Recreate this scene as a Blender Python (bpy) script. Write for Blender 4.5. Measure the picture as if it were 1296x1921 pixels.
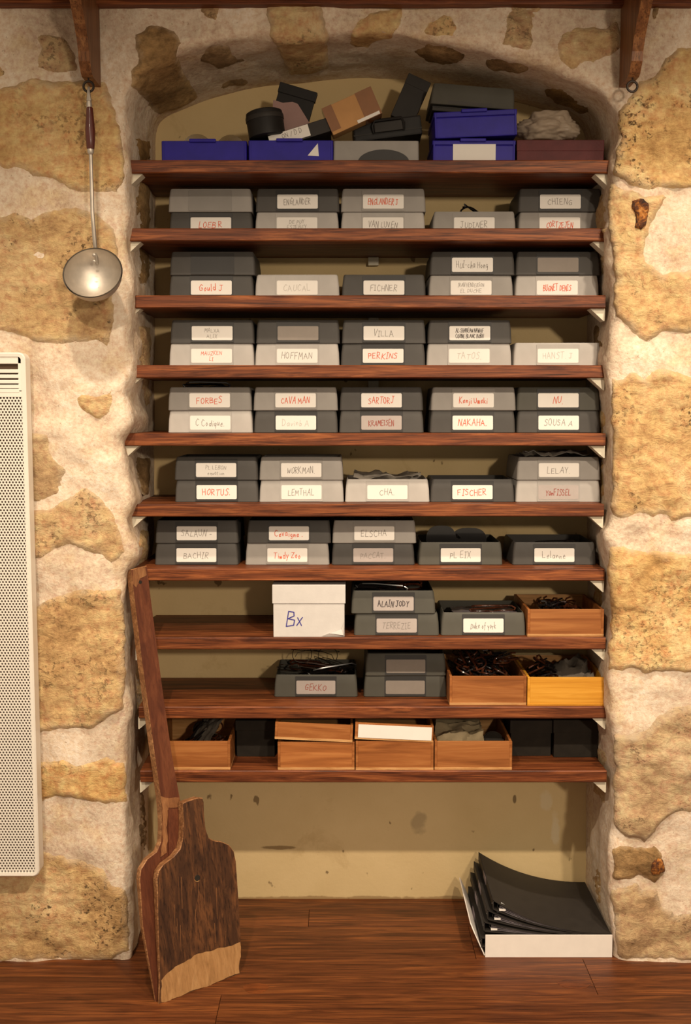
import bpy, bmesh, math, random
from mathutils import Vector, Matrix, noise
from mathutils.bvhtree import BVHTree
from mathutils.geometry import delaunay_2d_cdt

for o in list(bpy.data.objects):
    bpy.data.objects.remove(o)
scene = bpy.context.scene
col = scene.collection
random.seed(7)

# ------------------------------------------------------------------ camera
F = 2050.0
PITCH = math.atan(195.0 / F)
CAM = Vector((0.0, -2.68, 1.385))
cd = bpy.data.cameras.new('camera')
cam = bpy.data.objects.new('camera', cd)
col.objects.link(cam)
cam.location = CAM
cam.rotation_euler = (math.pi / 2 - PITCH, 0, 0)
cd.sensor_fit = 'HORIZONTAL'
cd.sensor_width = 36.0
cd.lens = 36.0 * F / 1296.0
cd.clip_start = 0.05
scene.camera = cam

# ------------------------------------------------------------------ world, lamps, exposure
w = bpy.data.worlds.new('room_glow')
scene.world = w
w.use_nodes = True
bg = w.node_tree.nodes['Background']
bg.inputs[0].default_value = (1.0, 0.80, 0.58, 1)
bg.inputs[1].default_value = 0.50


def spot(name, loc, target, power, size, blend, radius, color):
    d = bpy.data.lights.new(name, 'SPOT')
    d.energy = power
    d.spot_size = math.radians(size)
    d.spot_blend = blend
    d.shadow_soft_size = radius
    d.color = color
    o = bpy.data.objects.new(name, d)
    col.objects.link(o)
    o.location = loc
    o.rotation_euler = (Vector(target) - Vector(loc)).to_track_quat('-Z', 'Y').to_euler()
    return o


WARM = (1.0, 0.835, 0.64)
# ceiling spots close to the wall, one row behind them, and a lamp far back in the room
spot('ceiling_spot_back_left', (-0.55, -2.24, 2.75), (-0.30, 0.0, 0.0), 175, 74, 1.0, 0.035, WARM)
spot('ceiling_spot_back_right', (0.85, -2.24, 2.75), (0.45, 0.0, 0.10), 190, 76, 1.0, 0.035, WARM)
spot('ceiling_spot_near_left', (-0.50, -1.05, 2.92), (-0.45, 0.0, 0.15), 125, 58, 1.0, 0.04, WARM)
spot('ceiling_spot_near_right', (0.85, -1.05, 2.92), (0.82, 0.0, 0.30), 165, 64, 1.0, 0.04, WARM)
spot('room_lamp', (1.35, -4.7, 2.05), (0.1, 0.0, 0.9), 300, 50, 1.0, 0.10, WARM)

vs = scene.view_settings
vs.view_transform = 'Standard'
vs.look = 'None'
vs.exposure = -0.06
vs.gamma = 1.0
vs.use_curve_mapping = False

# ------------------------------------------------------------------ pixel -> world helpers (1296 x 1921 frame)
R3 = cam.rotation_euler.to_matrix()


def ray(px, py):
    return (R3 @ Vector(((px - 648.0) / F, (960.5 - py) / F, -1.0))).normalized()


def P(px, py, Y):
    d = ray(px, py)
    return CAM + d * ((Y - CAM.y) / d.y)


def G(px, py, z=0.0):
    d = ray(px, py)
    return CAM + d * ((z - CAM.z) / d.z)


def onplane(px, py, p0, n):
    d = ray(px, py)
    return CAM + d * ((p0 - CAM).dot(n) / d.dot(n))


# ------------------------------------------------------------------ mesh helpers
class MB:
    def __init__(self):
        self.v = []
        self.f = []

    def add(self, vs_, fs_, M=None):
        b = len(self.v)
        for p in vs_:
            p = Vector(p)
            self.v.append(M @ p if M is not None else p)
        for q in fs_:
            self.f.append([i + b for i in q])
        return self

    def box(self, x0, x1, y0, y1, z0, z1, M=None, bev=0.0):
        if bev > 0:
            bm = bmesh.new()
            bmesh.ops.create_cube(bm, size=1.0)
            for v in bm.verts:
                v.co = Vector(((x0 + x1) / 2 + v.co.x * (x1 - x0), (y0 + y1) / 2 + v.co.y * (y1 - y0),
                               (z0 + z1) / 2 + v.co.z * (z1 - z0)))
            bmesh.ops.bevel(bm, geom=bm.edges[:], offset=bev, segments=2, affect='EDGES', profile=0.6)
            bm.verts.index_update()
            self.add([v.co.copy() for v in bm.verts], [[v.index for v in f.verts] for f in bm.faces], M)
            bm.free()
            return self
        vs_ = [(x, y, z) for x in (x0, x1) for y in (y0, y1) for z in (z0, z1)]
        fs_ = [(0, 1, 3, 2), (4, 6, 7, 5), (0, 4, 5, 1), (2, 3, 7, 6), (0, 2, 6, 4), (1, 5, 7, 3)]
        return self.add(vs_, fs_, M)

    def tube(self, pts, r, n=6, closed=False, M=None):
        pts = [Vector(p) for p in pts]
        m = len(pts)
        rs = r if isinstance(r, (list, tuple)) else [r] * m
        vs_, fs_ = [], []
        up = None
        for i, p in enumerate(pts):
            a = pts[(i - 1) % m] if (closed or i > 0) else p
            b = pts[(i + 1) % m] if (closed or i < m - 1) else p
            t = (b - a).normalized()
            if up is None:
                up = t.orthogonal().normalized()
            else:
                up = (up - t * up.dot(t))
                up = up.normalized() if up.length > 1e-6 else t.orthogonal().normalized()
            s = t.cross(up)
            for k in range(n):
                an = 2 * math.pi * k / n
                vs_.append(p + (up * math.cos(an) + s * math.sin(an)) * rs[i])
        rng = m if closed else m - 1
        for i in range(rng):
            j = (i + 1) % m
            for k in range(n):
                l = (k + 1) % n
                fs_.append((i * n + k, i * n + l, j * n + l, j * n + k))
        if not closed:
            fs_.append(list(range(n))[::-1])
            fs_.append([(m - 1) * n + k for k in range(n)])
        return self.add(vs_, fs_, M)

    def loops(self, loops, cap0=True, cap1=True, M=None):
        n = len(loops[0])
        vs_ = [p for l in loops for p in l]
        fs_ = []
        for i in range(len(loops) - 1):
            for k in range(n):
                l = (k + 1) % n
                fs_.append((i * n + k, i * n + l, (i + 1) * n + l, (i + 1) * n + k))
        if cap0:
            fs_.append(list(range(n))[::-1])
        if cap1:
            fs_.append([(len(loops) - 1) * n + k for k in range(n)])
        return self.add(vs_, fs_, M)

    def lathe(self, prof, n=24, M=None, cap=True):
        return self.loops([[(r * math.cos(2 * math.pi * k / n), r * math.sin(2 * math.pi * k / n), z)
                            for k in range(n)] for r, z in prof], cap, cap, M)

    def build(self, name, mat, parent=None, smooth=False, loc=None, fix=True):
        me = bpy.data.meshes.new(name)
        vs_ = self.v
        if loc is not None:
            L = Vector(loc)
            vs_ = [p - L for p in vs_]
        me.from_pydata([tuple(p) for p in vs_], [], self.f)
        if fix:
            bm = bmesh.new()
            bm.from_mesh(me)
            bmesh.ops.recalc_face_normals(bm, faces=bm.faces[:])
            bm.to_mesh(me)
            bm.free()
        me.materials.append(mat)
        o = bpy.data.objects.new(name, me)
        col.objects.link(o)
        if loc is not None:
            o.location = loc
        if parent is not None:
            o.parent = parent
        if smooth:
            for p in me.polygons:
                p.use_smooth = True
            try:
                me.set_sharp_from_angle(angle=math.radians(38))
            except Exception:
                pass
        return o


def rrect(x0, x1, y0, y1, r, n=3):
    pts = []
    for cx, cy, a0 in ((x1 - r, y1 - r, 0), (x0 + r, y1 - r, 90), (x0 + r, y0 + r, 180), (x1 - r, y0 + r, 270)):
        for k in range(n + 1):
            a = math.radians(a0 + 90 * k / n)
            pts.append((cx + r * math.cos(a), cy + r * math.sin(a)))
    return pts


def empty(name, loc, rot=(0, 0, 0)):
    o = bpy.data.objects.new(name, None)
    o.empty_display_size = 0.03
    col.objects.link(o)
    o.location = loc
    o.rotation_euler = rot
    return o


def tag(o, label=None, cat=None, group=None, kind=None):
    if label:
        o['label'] = label
    if cat:
        o['category'] = cat
    if group:
        o['group'] = group
    if kind:
        o['kind'] = kind
    return o


# ------------------------------------------------------------------ materials
def new_mat(name):
    m = bpy.data.materials.new(name)
    m.use_nodes = True
    nt = m.node_tree
    b = nt.nodes['Principled BSDF']
    return m, nt, b


def node(nt, t, **kw):
    n = nt.nodes.new(t)
    for k, v in kw.items():
        setattr(n, k, v)
    return n


def lk(nt, a, b):
    nt.links.new(a, b)


def pos(nt, scale=(1, 1, 1), obj=False, rot=(0, 0, 0)):
    if obj:
        s = node(nt, 'ShaderNodeTexCoord').outputs['Object']
    else:
        s = node(nt, 'ShaderNodeNewGeometry').outputs['Position']
    mp = node(nt, 'ShaderNodeMapping')
    mp.inputs['Scale'].default_value = scale
    mp.inputs['Rotation'].default_value = rot
    lk(nt, s, mp.inputs['Vector'])
    return mp.outputs['Vector']


def nz(nt, vec, scale, detail=4, rough=0.55, dist=0.0):
    n = node(nt, 'ShaderNodeTexNoise')
    n.inputs['Scale'].default_value = scale
    n.inputs['Detail'].default_value = detail
    n.inputs['Roughness'].default_value = rough
    n.inputs['Distortion'].default_value = dist
    lk(nt, vec, n.inputs['Vector'])
    return n.outputs['Fac']


def ramp(nt, fac, stops):
    r = node(nt, 'ShaderNodeValToRGB')
    cr = r.color_ramp
    while len(cr.elements) < len(stops):
        cr.elements.new(0.5)
    for e, (p, c) in zip(cr.elements, stops):
        e.position = p
        e.color = (c, c, c, 1) if not isinstance(c, (tuple, list)) else (*c, 1)
    lk(nt, fac, r.inputs['Fac'])
    return r.outputs['Color']


def mix(nt, fac, a, b, mode='MIX'):
    n = node(nt, 'ShaderNodeMix', data_type='RGBA', blend_type=mode)
    for s, val in ((n.inputs['Factor'], fac), (n.inputs['A'], a), (n.inputs['B'], b)):
        if isinstance(val, bpy.types.NodeSocket):
            lk(nt, val, s)
        elif isinstance(val, (tuple, list)):
            s.default_value = (*val, 1)
        else:
            s.default_value = val
    return n.outputs['Result']


def bump(nt, b, h, strength, dist):
    n = node(nt, 'ShaderNodeBump')
    n.inputs['Strength'].default_value = strength
    n.inputs['Distance'].default_value = dist
    lk(nt, h, n.inputs['Height'])
    lk(nt, n.outputs['Normal'], b.inputs['Normal'])


def mth(nt, op, a, b=None):
    n = node(nt, 'ShaderNodeMath', operation=op)
    for i, val in enumerate((a, b)):
        if val is None:
            continue
        if isinstance(val, bpy.types.NodeSocket):
            lk(nt, val, n.inputs[i])
        else:
            n.inputs[i].default_value = val
    return n.outputs[0]


def plain(name, c, rough=0.5, metal=0.0, var=0.06, bmp=0.0, coat=0.0):
    m, nt, b = new_mat(name)
    v = pos(nt, obj=True)
    n = nz(nt, v, 30, 3)
    lo = tuple(x * (1 - var) for x in c)
    hi = tuple(min(1, x * (1 + var)) for x in c)
    lk(nt, ramp(nt, n, [(0.3, lo), (0.7, hi)]), b.inputs['Base Color'])
    b.inputs['Roughness'].default_value = rough
    b.inputs['Metallic'].default_value = metal
    b.inputs['Specular IOR Level'].default_value = 0.2 if rough > 0.35 else 0.5
    if coat:
        b.inputs['Coat Weight'].default_value = coat
    if bmp:
        bump(nt, b, nz(nt, v, 180, 2), bmp, 0.002)
    return m


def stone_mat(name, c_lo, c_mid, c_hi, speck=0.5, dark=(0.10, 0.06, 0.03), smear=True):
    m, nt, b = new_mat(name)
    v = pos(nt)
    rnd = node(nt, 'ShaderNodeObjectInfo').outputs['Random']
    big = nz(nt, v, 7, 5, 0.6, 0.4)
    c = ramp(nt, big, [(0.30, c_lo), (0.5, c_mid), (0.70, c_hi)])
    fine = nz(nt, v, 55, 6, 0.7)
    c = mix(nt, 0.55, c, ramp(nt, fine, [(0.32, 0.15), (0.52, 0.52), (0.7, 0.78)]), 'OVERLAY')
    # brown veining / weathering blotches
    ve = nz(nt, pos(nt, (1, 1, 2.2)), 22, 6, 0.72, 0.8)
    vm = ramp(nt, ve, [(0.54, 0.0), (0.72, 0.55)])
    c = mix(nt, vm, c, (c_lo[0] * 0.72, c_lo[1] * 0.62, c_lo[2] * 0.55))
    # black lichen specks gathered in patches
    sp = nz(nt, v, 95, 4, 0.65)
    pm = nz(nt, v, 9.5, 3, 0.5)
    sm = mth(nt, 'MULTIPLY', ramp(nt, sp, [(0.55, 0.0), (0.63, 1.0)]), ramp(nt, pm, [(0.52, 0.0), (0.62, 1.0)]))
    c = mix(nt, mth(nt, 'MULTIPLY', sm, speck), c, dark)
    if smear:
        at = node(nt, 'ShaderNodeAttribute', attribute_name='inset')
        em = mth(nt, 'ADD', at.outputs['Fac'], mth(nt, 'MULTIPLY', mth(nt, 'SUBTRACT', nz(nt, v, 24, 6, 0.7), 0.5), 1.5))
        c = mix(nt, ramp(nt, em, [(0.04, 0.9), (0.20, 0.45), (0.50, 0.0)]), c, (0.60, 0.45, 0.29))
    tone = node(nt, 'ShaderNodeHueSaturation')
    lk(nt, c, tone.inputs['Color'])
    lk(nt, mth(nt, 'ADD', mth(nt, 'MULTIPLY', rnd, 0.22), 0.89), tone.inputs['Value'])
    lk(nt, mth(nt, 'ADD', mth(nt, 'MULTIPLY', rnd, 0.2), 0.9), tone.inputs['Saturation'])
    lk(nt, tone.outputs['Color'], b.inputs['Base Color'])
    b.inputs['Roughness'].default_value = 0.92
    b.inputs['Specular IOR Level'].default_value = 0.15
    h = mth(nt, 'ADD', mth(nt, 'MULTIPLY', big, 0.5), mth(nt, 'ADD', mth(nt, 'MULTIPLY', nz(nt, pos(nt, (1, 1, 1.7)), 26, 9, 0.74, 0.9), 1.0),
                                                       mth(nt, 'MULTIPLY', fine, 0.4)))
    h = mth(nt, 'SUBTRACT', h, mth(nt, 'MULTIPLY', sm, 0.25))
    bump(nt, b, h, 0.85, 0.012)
    return m


def mortar_mat():
    m, nt, b = new_mat('lime_mortar')
    v = pos(nt)
    big = nz(nt, v, 5, 5, 0.6, 0.3)
    c = ramp(nt, big, [(0.30, (0.52, 0.385, 0.265)), (0.5, (0.67, 0.53, 0.395)), (0.70, (0.78, 0.65, 0.51))])
    ye = nz(nt, v, 11, 4, 0.6)
    c = mix(nt, ramp(nt, ye, [(0.53, 0.0), (0.68, 0.55)]), c, (0.58, 0.40, 0.215))
    fine = nz(nt, v, 90, 5, 0.7)
    c = mix(nt, 0.6, c, ramp(nt, fine, [(0.32, 0.25), (0.52, 0.53), (0.7, 0.72)]), 'OVERLAY')
    sp = nz(nt, v, 130, 3, 0.6)
    c = mix(nt, ramp(nt, sp, [(0.66, 0.0), (0.72, 0.55)]), c, (0.25, 0.15, 0.08))
    lk(nt, c, b.inputs['Base Color'])
    b.inputs['Roughness'].default_value = 0.95
    b.inputs['Specular IOR Level'].default_value = 0.12
    h = mth(nt, 'ADD', mth(nt, 'MULTIPLY', big, 1.0), mth(nt, 'ADD', mth(nt, 'MULTIPLY', nz(nt, v, 40, 7, 0.7), 0.5),
                                                       mth(nt, 'MULTIPLY', fine, 0.3)))
    bump(nt, b, h, 0.7, 0.010)
    return m


def plaster_mat():
    m, nt, b = new_mat('niche_plaster')
    v = pos(nt)
    c = ramp(nt, nz(nt, v, 4, 4), [(0.3, (0.58, 0.43, 0.215)), (0.7, (0.66, 0.50, 0.265))])
    st = nz(nt, v, 6, 6, 0.7, 0.6)
    c = mix(nt, ramp(nt, st, [(0.60, 0.0), (0.74, 0.5)]), c, (0.42, 0.28, 0.12))
    sp = nz(nt, pos(nt, (1, 1, 0.7)), 26, 3, 0.5)
    c = mix(nt, ramp(nt, sp, [(0.70, 0.0), (0.73, 0.8)]), c, (0.16, 0.10, 0.045))
    wob = nz(nt, v, 16, 4, 0.6)

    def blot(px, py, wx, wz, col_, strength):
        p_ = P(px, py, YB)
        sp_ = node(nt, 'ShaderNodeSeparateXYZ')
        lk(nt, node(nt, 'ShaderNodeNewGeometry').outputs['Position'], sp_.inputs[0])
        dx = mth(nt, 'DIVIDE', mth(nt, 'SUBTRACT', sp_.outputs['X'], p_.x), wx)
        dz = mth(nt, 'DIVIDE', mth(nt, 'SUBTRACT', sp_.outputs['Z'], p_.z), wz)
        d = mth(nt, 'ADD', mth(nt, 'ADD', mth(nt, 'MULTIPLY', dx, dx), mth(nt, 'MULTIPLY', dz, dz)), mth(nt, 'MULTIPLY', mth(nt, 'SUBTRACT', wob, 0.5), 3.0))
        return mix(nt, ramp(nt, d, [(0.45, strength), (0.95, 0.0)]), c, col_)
    c = blot(788, 1545, 0.026, 0.040, (0.33, 0.25, 0.14), 0.6)
    c = blot(1042, 1555, 0.016, 0.060, (0.68, 0.58, 0.40), 0.6)
    c = blot(1025, 1500, 0.020, 0.035, (0.66, 0.56, 0.38), 0.5)
    c = blot(520, 1590, 0.050, 0.006, (0.22, 0.14, 0.06), 0.8)
    c = blot(965, 1500, 0.006, 0.014, (0.12, 0.08, 0.04), 0.8)
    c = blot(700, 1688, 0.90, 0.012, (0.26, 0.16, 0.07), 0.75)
    lk(nt, c, b.inputs['Base Color'])
    b.inputs['Roughness'].default_value = 0.9
    b.inputs['Specular IOR Level'].default_value = 0.2
    bump(nt, b, nz(nt, v, 60, 6, 0.6), 0.25, 0.004)
    return m


def wood_mat(name, c_dark, c_mid, c_lite, axis='x', scale=1.0, rough=0.45, wear=None, obj=True, coat=0.15, grain=1.0):
    m, nt, b = new_mat(name)
    st = {'x': (0.9, 14, 14), 'z': (14, 14, 0.9), 'y': (14, 0.9, 14)}[axis]
    s2 = {'x': (3, 120, 120), 'z': (120, 120, 3), 'y': (120, 3, 120)}[axis]
    rnd = node(nt, 'ShaderNodeObjectInfo').outputs['Random']

    def vec(s):
        base = pos(nt, tuple(x * scale for x in s), obj=obj)
        a = node(nt, 'ShaderNodeVectorMath', operation='ADD')
        cmb = node(nt, 'ShaderNodeCombineXYZ')
        r9 = mth(nt, 'MULTIPLY', rnd, 37.0)
        for i in range(3):
            lk(nt, r9, cmb.inputs[i])
        lk(nt, base, a.inputs[0])
        lk(nt, cmb.outputs[0], a.inputs[1])
        return a.outputs[0]
    g = nz(nt, vec(st), 3.2, 5, 0.62, 1.4)
    c = ramp(nt, g, [(0.32, c_dark), (0.5, c_mid), (0.66, c_lite)])
    f = nz(nt, vec(s2), 2.4, 4, 0.65, 0.2)
    c = mix(nt, mth(nt, 'MULTIPLY', ramp(nt, f, [(0.50, 0.0), (0.66, 0.75)]), grain), c, tuple(x * 0.35 for x in c_dark))
    hv = node(nt, 'ShaderNodeHueSaturation')
    lk(nt, c, hv.inputs['Color'])
    lk(nt, mth(nt, 'ADD', mth(nt, 'MULTIPLY', rnd, 0.25), 0.87), hv.inputs['Value'])
    c = hv.outputs['Color']
    if wear:
        wn = nz(nt, pos(nt, (1, 1, 1), obj=obj), 9, 6, 0.7, 0.5)
        c = mix(nt, ramp(nt, wn, [(0.62, 0.0), (0.74, 0.7)]), c, wear)
    lk(nt, c, b.inputs['Base Color'])
    b.inputs['Roughness'].default_value = rough
    b.inputs['Specular IOR Level'].default_value = 0.22
    b.inputs['Coat Weight'].default_value = coat
    b.inputs['Coat Roughness'].default_value = 0.35
    bump(nt, b, mth(nt, 'ADD', f, g), 0.18, 0.002)
    return m


def frost_mat(name, c, trans=0.3, rough=0.38):
    m, nt, b = new_mat(name)
    v = pos(nt, obj=True)
    n = nz(nt, v, 9, 4, 0.6, 0.4)
    rnd = node(nt, 'ShaderNodeObjectInfo').outputs['Random']
    cc = ramp(nt, n, [(0.3, tuple(x * 0.9 for x in c)), (0.7, tuple(min(1, x * 1.08) for x in c))])
    hv = node(nt, 'ShaderNodeHueSaturation')
    lk(nt, cc, hv.inputs['Color'])
    lk(nt, mth(nt, 'ADD', mth(nt, 'MULTIPLY', rnd, 0.16), 0.92), hv.inputs['Value'])
    lk(nt, hv.outputs['Color'], b.inputs['Base Color'])
    b.inputs['Roughness'].default_value = rough
    b.inputs['Specular IOR Level'].default_value = 0.2
    t = node(nt, 'ShaderNodeBsdfTranslucent')
    lk(nt, hv.outputs['Color'], t.inputs['Color'])
    ms = node(nt, 'ShaderNodeMixShader')
    ms.inputs[0].default_value = trans
    out = nt.nodes['Material Output']
    lk(nt, b.outputs[0], ms.inputs[1])
    lk(nt, t.outputs[0], ms.inputs[2])
    lk(nt, ms.outputs[0], out.inputs['Surface'])
    return m


def perforated_mat():
    m, nt, b = new_mat('perforated_white_steel')
    sep = node(nt, 'ShaderNodeSeparateXYZ')
    tc = node(nt, 'ShaderNodeNewGeometry')
    lk(nt, tc.outputs['Position'], sep.inputs[0])
    p = 0.0076
    q = p * 0.8660

    def cell(ox, oz):
        x = mth(nt, 'ADD', sep.outputs['X'], 5.0 + ox)
        z = mth(nt, 'ADD', sep.outputs['Z'], oz)
        fx = mth(nt, 'SUBTRACT', mth(nt, 'MODULO', x, p), p / 2)
        fz = mth(nt, 'SUBTRACT', mth(nt, 'MODULO', z, 2 * q), q)
        d = mth(nt, 'ADD', mth(nt, 'MULTIPLY', fx, fx), mth(nt, 'MULTIPLY', fz, fz))
        return mth(nt, 'LESS_THAN', d, 0.0025 ** 2)
    hole = mth(nt, 'MAXIMUM', cell(0, 0), cell(p / 2, q))
    b.inputs['Base Color'].default_value = (0.78, 0.72, 0.63, 1)
    b.inputs['Roughness'].default_value = 0.4
    tr = node(nt, 'ShaderNodeBsdfTransparent')
    ms = node(nt, 'ShaderNodeMixShader')
    lk(nt, hole, ms.inputs[0])
    lk(nt, b.outputs[0], ms.inputs[1])
    lk(nt, tr.outputs[0], ms.inputs[2])
    lk(nt, ms.outputs[0], nt.nodes['Material Output'].inputs['Surface'])
    return m


def glass_mat(name, c, alpha):
    m, nt, b = new_mat(name)
    v = pos(nt, obj=True)
    lk(nt, ramp(nt, nz(nt, v, 20, 2), [(0.3, c), (0.7, tuple(x * 1.1 for x in c))]), b.inputs['Base Color'])
    b.inputs['Roughness'].default_value = 0.3
    b.inputs['Alpha'].default_value = alpha
    return m


M = {}
YW, YB = -0.05, 0.30
M['stone'] = stone_mat('tan_limestone', (0.52, 0.315, 0.14), (0.68, 0.45, 0.215), (0.77, 0.55, 0.30))
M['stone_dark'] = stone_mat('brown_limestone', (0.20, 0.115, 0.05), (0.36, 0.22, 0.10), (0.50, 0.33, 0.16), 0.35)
M['stone_speck'] = stone_mat('lichened_limestone', (0.46, 0.275, 0.12), (0.64, 0.42, 0.20), (0.74, 0.525, 0.285), 0.95)
M['mortar'] = mortar_mat()
M['plaster'] = plaster_mat()
def rust_mat():
    m, nt, b = new_mat('rusted_iron_stain')
    v = pos(nt)
    c = ramp(nt, nz(nt, v, 48, 5, 0.7, 0.6), [(0.36, (0.020, 0.008, 0.004)), (0.48, (0.10, 0.028, 0.005)), (0.58, (0.40, 0.14, 0.018)), (0.72, (0.52, 0.30, 0.12))])
    lk(nt, c, b.inputs['Base Color'])
    b.inputs['Roughness'].default_value = 0.9
    bump(nt, b, nz(nt, v, 60, 6, 0.7), 0.8, 0.006)
    return m


M['rust'] = rust_mat()
M['shelf'] = wood_mat('stained_oak_shelf', (0.055, 0.013, 0.004), (0.150, 0.040, 0.012), (0.275, 0.085, 0.025), 'x', 1.25, 0.5, coat=0.03)
M['bracket'] = wood_mat('stained_bracket_wood', (0.12, 0.045, 0.015), (0.22, 0.085, 0.03), (0.32, 0.14, 0.05), 'z', 1.0, 0.5)
M['floor'] = wood_mat('floor_pine', (0.055, 0.014, 0.004), (0.120, 0.034, 0.010), (0.215, 0.066, 0.017), 'x', 1.0, 0.42, obj=True, coat=0.12)
M['knot'] = wood_mat('pine_knot', (0.05, 0.012, 0.003), (0.15, 0.038, 0.009), (0.22, 0.060, 0.014), 'x', 3.5, 0.4)
M['peel'] = wood_mat('old_peel_wood', (0.030, 0.012, 0.006), (0.060, 0.024, 0.010), (0.125, 0.048, 0.017), 'z', 0.8, 0.55, coat=0.05, wear=(0.15, 0.062, 0.024))
M['peel_handle'] = wood_mat('peel_handle_wood', (0.060, 0.016, 0.007), (0.090, 0.025, 0.010), (0.13, 0.040, 0.016), 'z', 0.7, 0.5, coat=0.05, grain=0.4, wear=(0.15, 0.05, 0.018))
M['peel_edge'] = wood_mat('worn_peel_edge', (0.16, 0.066, 0.025), (0.26, 0.115, 0.045), (0.40, 0.20, 0.085), 'x', 1.2, 0.6)
M['peel_worn'] = wood_mat('worn_orange_wood', (0.14, 0.052, 0.018), (0.20, 0.080, 0.028), (0.27, 0.12, 0.045), 'z', 1.0, 0.6, grain=0.5)
M['peel_bare'] = wood_mat('bare_peel_tip', (0.27, 0.135, 0.048), (0.35, 0.18, 0.068), (0.41, 0.225, 0.092), 'z', 1.0, 0.6, grain=0.35, wear=(0.10, 0.045, 0.018))
M['drawer'] = wood_mat('mahogany_drawer', (0.19, 0.060, 0.014), (0.28, 0.095, 0.024), (0.36, 0.14, 0.040), 'x', 0.8, 0.5, grain=0.15, wear=(0.36, 0.16, 0.05), coat=0.05)
M['drawer_y'] = wood_mat('yellow_varnished_drawer', (0.46, 0.19, 0.016), (0.56, 0.25, 0.024), (0.64, 0.31, 0.04), 'x', 1.0, 0.45, coat=0.1, grain=0.1)
M['drawer_in'] = wood_mat('drawer_inner_wood', (0.25, 0.12, 0.035), (0.36, 0.18, 0.06), (0.44, 0.24, 0.09), 'x', 1.3, 0.6, grain=0.3)
M['drawer_edge'] = wood_mat('scuffed_drawer_edge', (0.36, 0.16, 0.05), (0.52, 0.27, 0.10), (0.64, 0.37, 0.16), 'x', 3, 0.6, grain=0.3)
M['frost'] = frost_mat('frosted_plastic', (0.56, 0.52, 0.48), 0.35, 0.5)
M['frostm'] = frost_mat('frosted_plastic_grey', (0.37, 0.34, 0.31), 0.3, 0.5)
M['smoke'] = frost_mat('smoke_plastic', (0.080, 0.073, 0.066), 0.2, 0.5)
M['smoke2'] = frost_mat('smoke_green_plastic', (0.100, 0.094, 0.077), 0.25, 0.5)
M['holder_f'] = frost_mat('frosted_pocket', (0.49, 0.455, 0.42), 0.3, 0.45)
M['holder_m'] = frost_mat('grey_frosted_pocket', (0.335, 0.308, 0.28), 0.3, 0.45)
M['holder_d'] = frost_mat('smoke_pocket', (0.05, 0.047, 0.045), 0.2, 0.45)
M['card'] = plain('white_card', (0.68, 0.64, 0.59), 0.8, var=0.02)
M['cardg'] = plain('grey_card', (0.36, 0.31, 0.285), 0.6, var=0.05)
M['cardd'] = plain('dim_card', (0.24, 0.205, 0.175), 0.6, var=0.05)
M['ink_red'] = plain('red_ink', (0.60, 0.10, 0.045), 0.8, var=0.1)
M['ink_grey'] = plain('pencil_grey', (0.20, 0.175, 0.155), 0.8, var=0.1)
M['ink_faint'] = plain('faint_pencil', (0.44, 0.40, 0.36), 0.8, var=0.1)
M['ink_black'] = plain('black_marker', (0.05, 0.04, 0.04), 0.8, var=0.1)
M['ink_blue'] = plain('blue_pen', (0.035, 0.03, 0.22), 0.7, var=0.1)
M['ink_dred'] = plain('dark_red_ink', (0.26, 0.05, 0.035), 0.8, var=0.1)
M['white'] = plain('white_cardboard', (0.53, 0.50, 0.475), 0.75, var=0.04, bmp=0.1)
M['white2'] = plain('white_box_board', (0.72, 0.66, 0.60), 0.7, var=0.03)
M['enamel'] = plain('cream_enamel', (0.78, 0.72, 0.63), 0.35, var=0.02)
M['dark_in'] = plain('radiator_inside', (0.09, 0.055, 0.035), 0.8)
M['cleat'] = plain('painted_cleat', (0.66, 0.60, 0.47), 0.6, var=0.05)
M['blue'] = plain('navy_blue_plastic', (0.017, 0.010, 0.22), 0.48, var=0.12, bmp=0.05)
M['black'] = plain('black_plastic', (0.014, 0.012, 0.011), 0.5, var=0.2)
M['black_m'] = plain('matt_black_card', (0.018, 0.014, 0.010), 0.8, var=0.2)
M['charcoal'] = plain('charcoal_cover', (0.026, 0.022, 0.019), 0.55, var=0.1)
M['maroon'] = plain('maroon_leatherette', (0.085, 0.016, 0.016), 0.55, var=0.15, bmp=0.3)
M['cardboard'] = plain('brown_cardboard', (0.42, 0.22, 0.085), 0.7, var=0.06)
M['tape'] = plain('brown_parcel_tape', (0.20, 0.075, 0.018), 0.22, var=0.08, coat=0.4)
M['pinkpaper'] = plain('mauve_paper', (0.32, 0.20, 0.18), 0.7, var=0.05)
M['bag'] = frost_mat('thin_plastic_bag', (0.50, 0.40, 0.30), 0.45, 0.3)
M['cloth'] = plain('olive_cloth', (0.22, 0.17, 0.10), 0.85, var=0.12, bmp=0.3)
M['cloth_g'] = plain('grey_cloth', (0.12, 0.10, 0.08), 0.85, var=0.12, bmp=0.3)
M['tort'] = plain('tortoiseshell_acetate', (0.055, 0.016, 0.007), 0.2, var=0.6, coat=0.5)
M['blackac'] = plain('black_acetate', (0.012, 0.010, 0.010), 0.2, var=0.2, coat=0.5)
M['wire'] = plain('dark_wire', (0.05, 0.04, 0.03), 0.3, 0.8)
M['lens'] = glass_mat('dark_lens', (0.03, 0.02, 0.015), 0.75)
M['lens_b'] = glass_mat('amber_lens', (0.16, 0.10, 0.035), 0.6)
M['alu'] = plain('dull_aluminium', (0.50, 0.445, 0.38), 0.48, 0.8, var=0.12, bmp=0.05)
M['redwood'] = plain('red_lacquered_wood', (0.075, 0.012, 0.007), 0.3, var=0.15, coat=0.25)
M['iron'] = plain('dark_iron', (0.04, 0.03, 0.024), 0.5, 0.6, var=0.2)
M['steel'] = plain('bright_rivet', (0.6, 0.58, 0.55), 0.25, 1.0)
M['spine'] = plain('spine_label', (0.24, 0.20, 0.22), 0.5, var=0.1)
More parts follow.
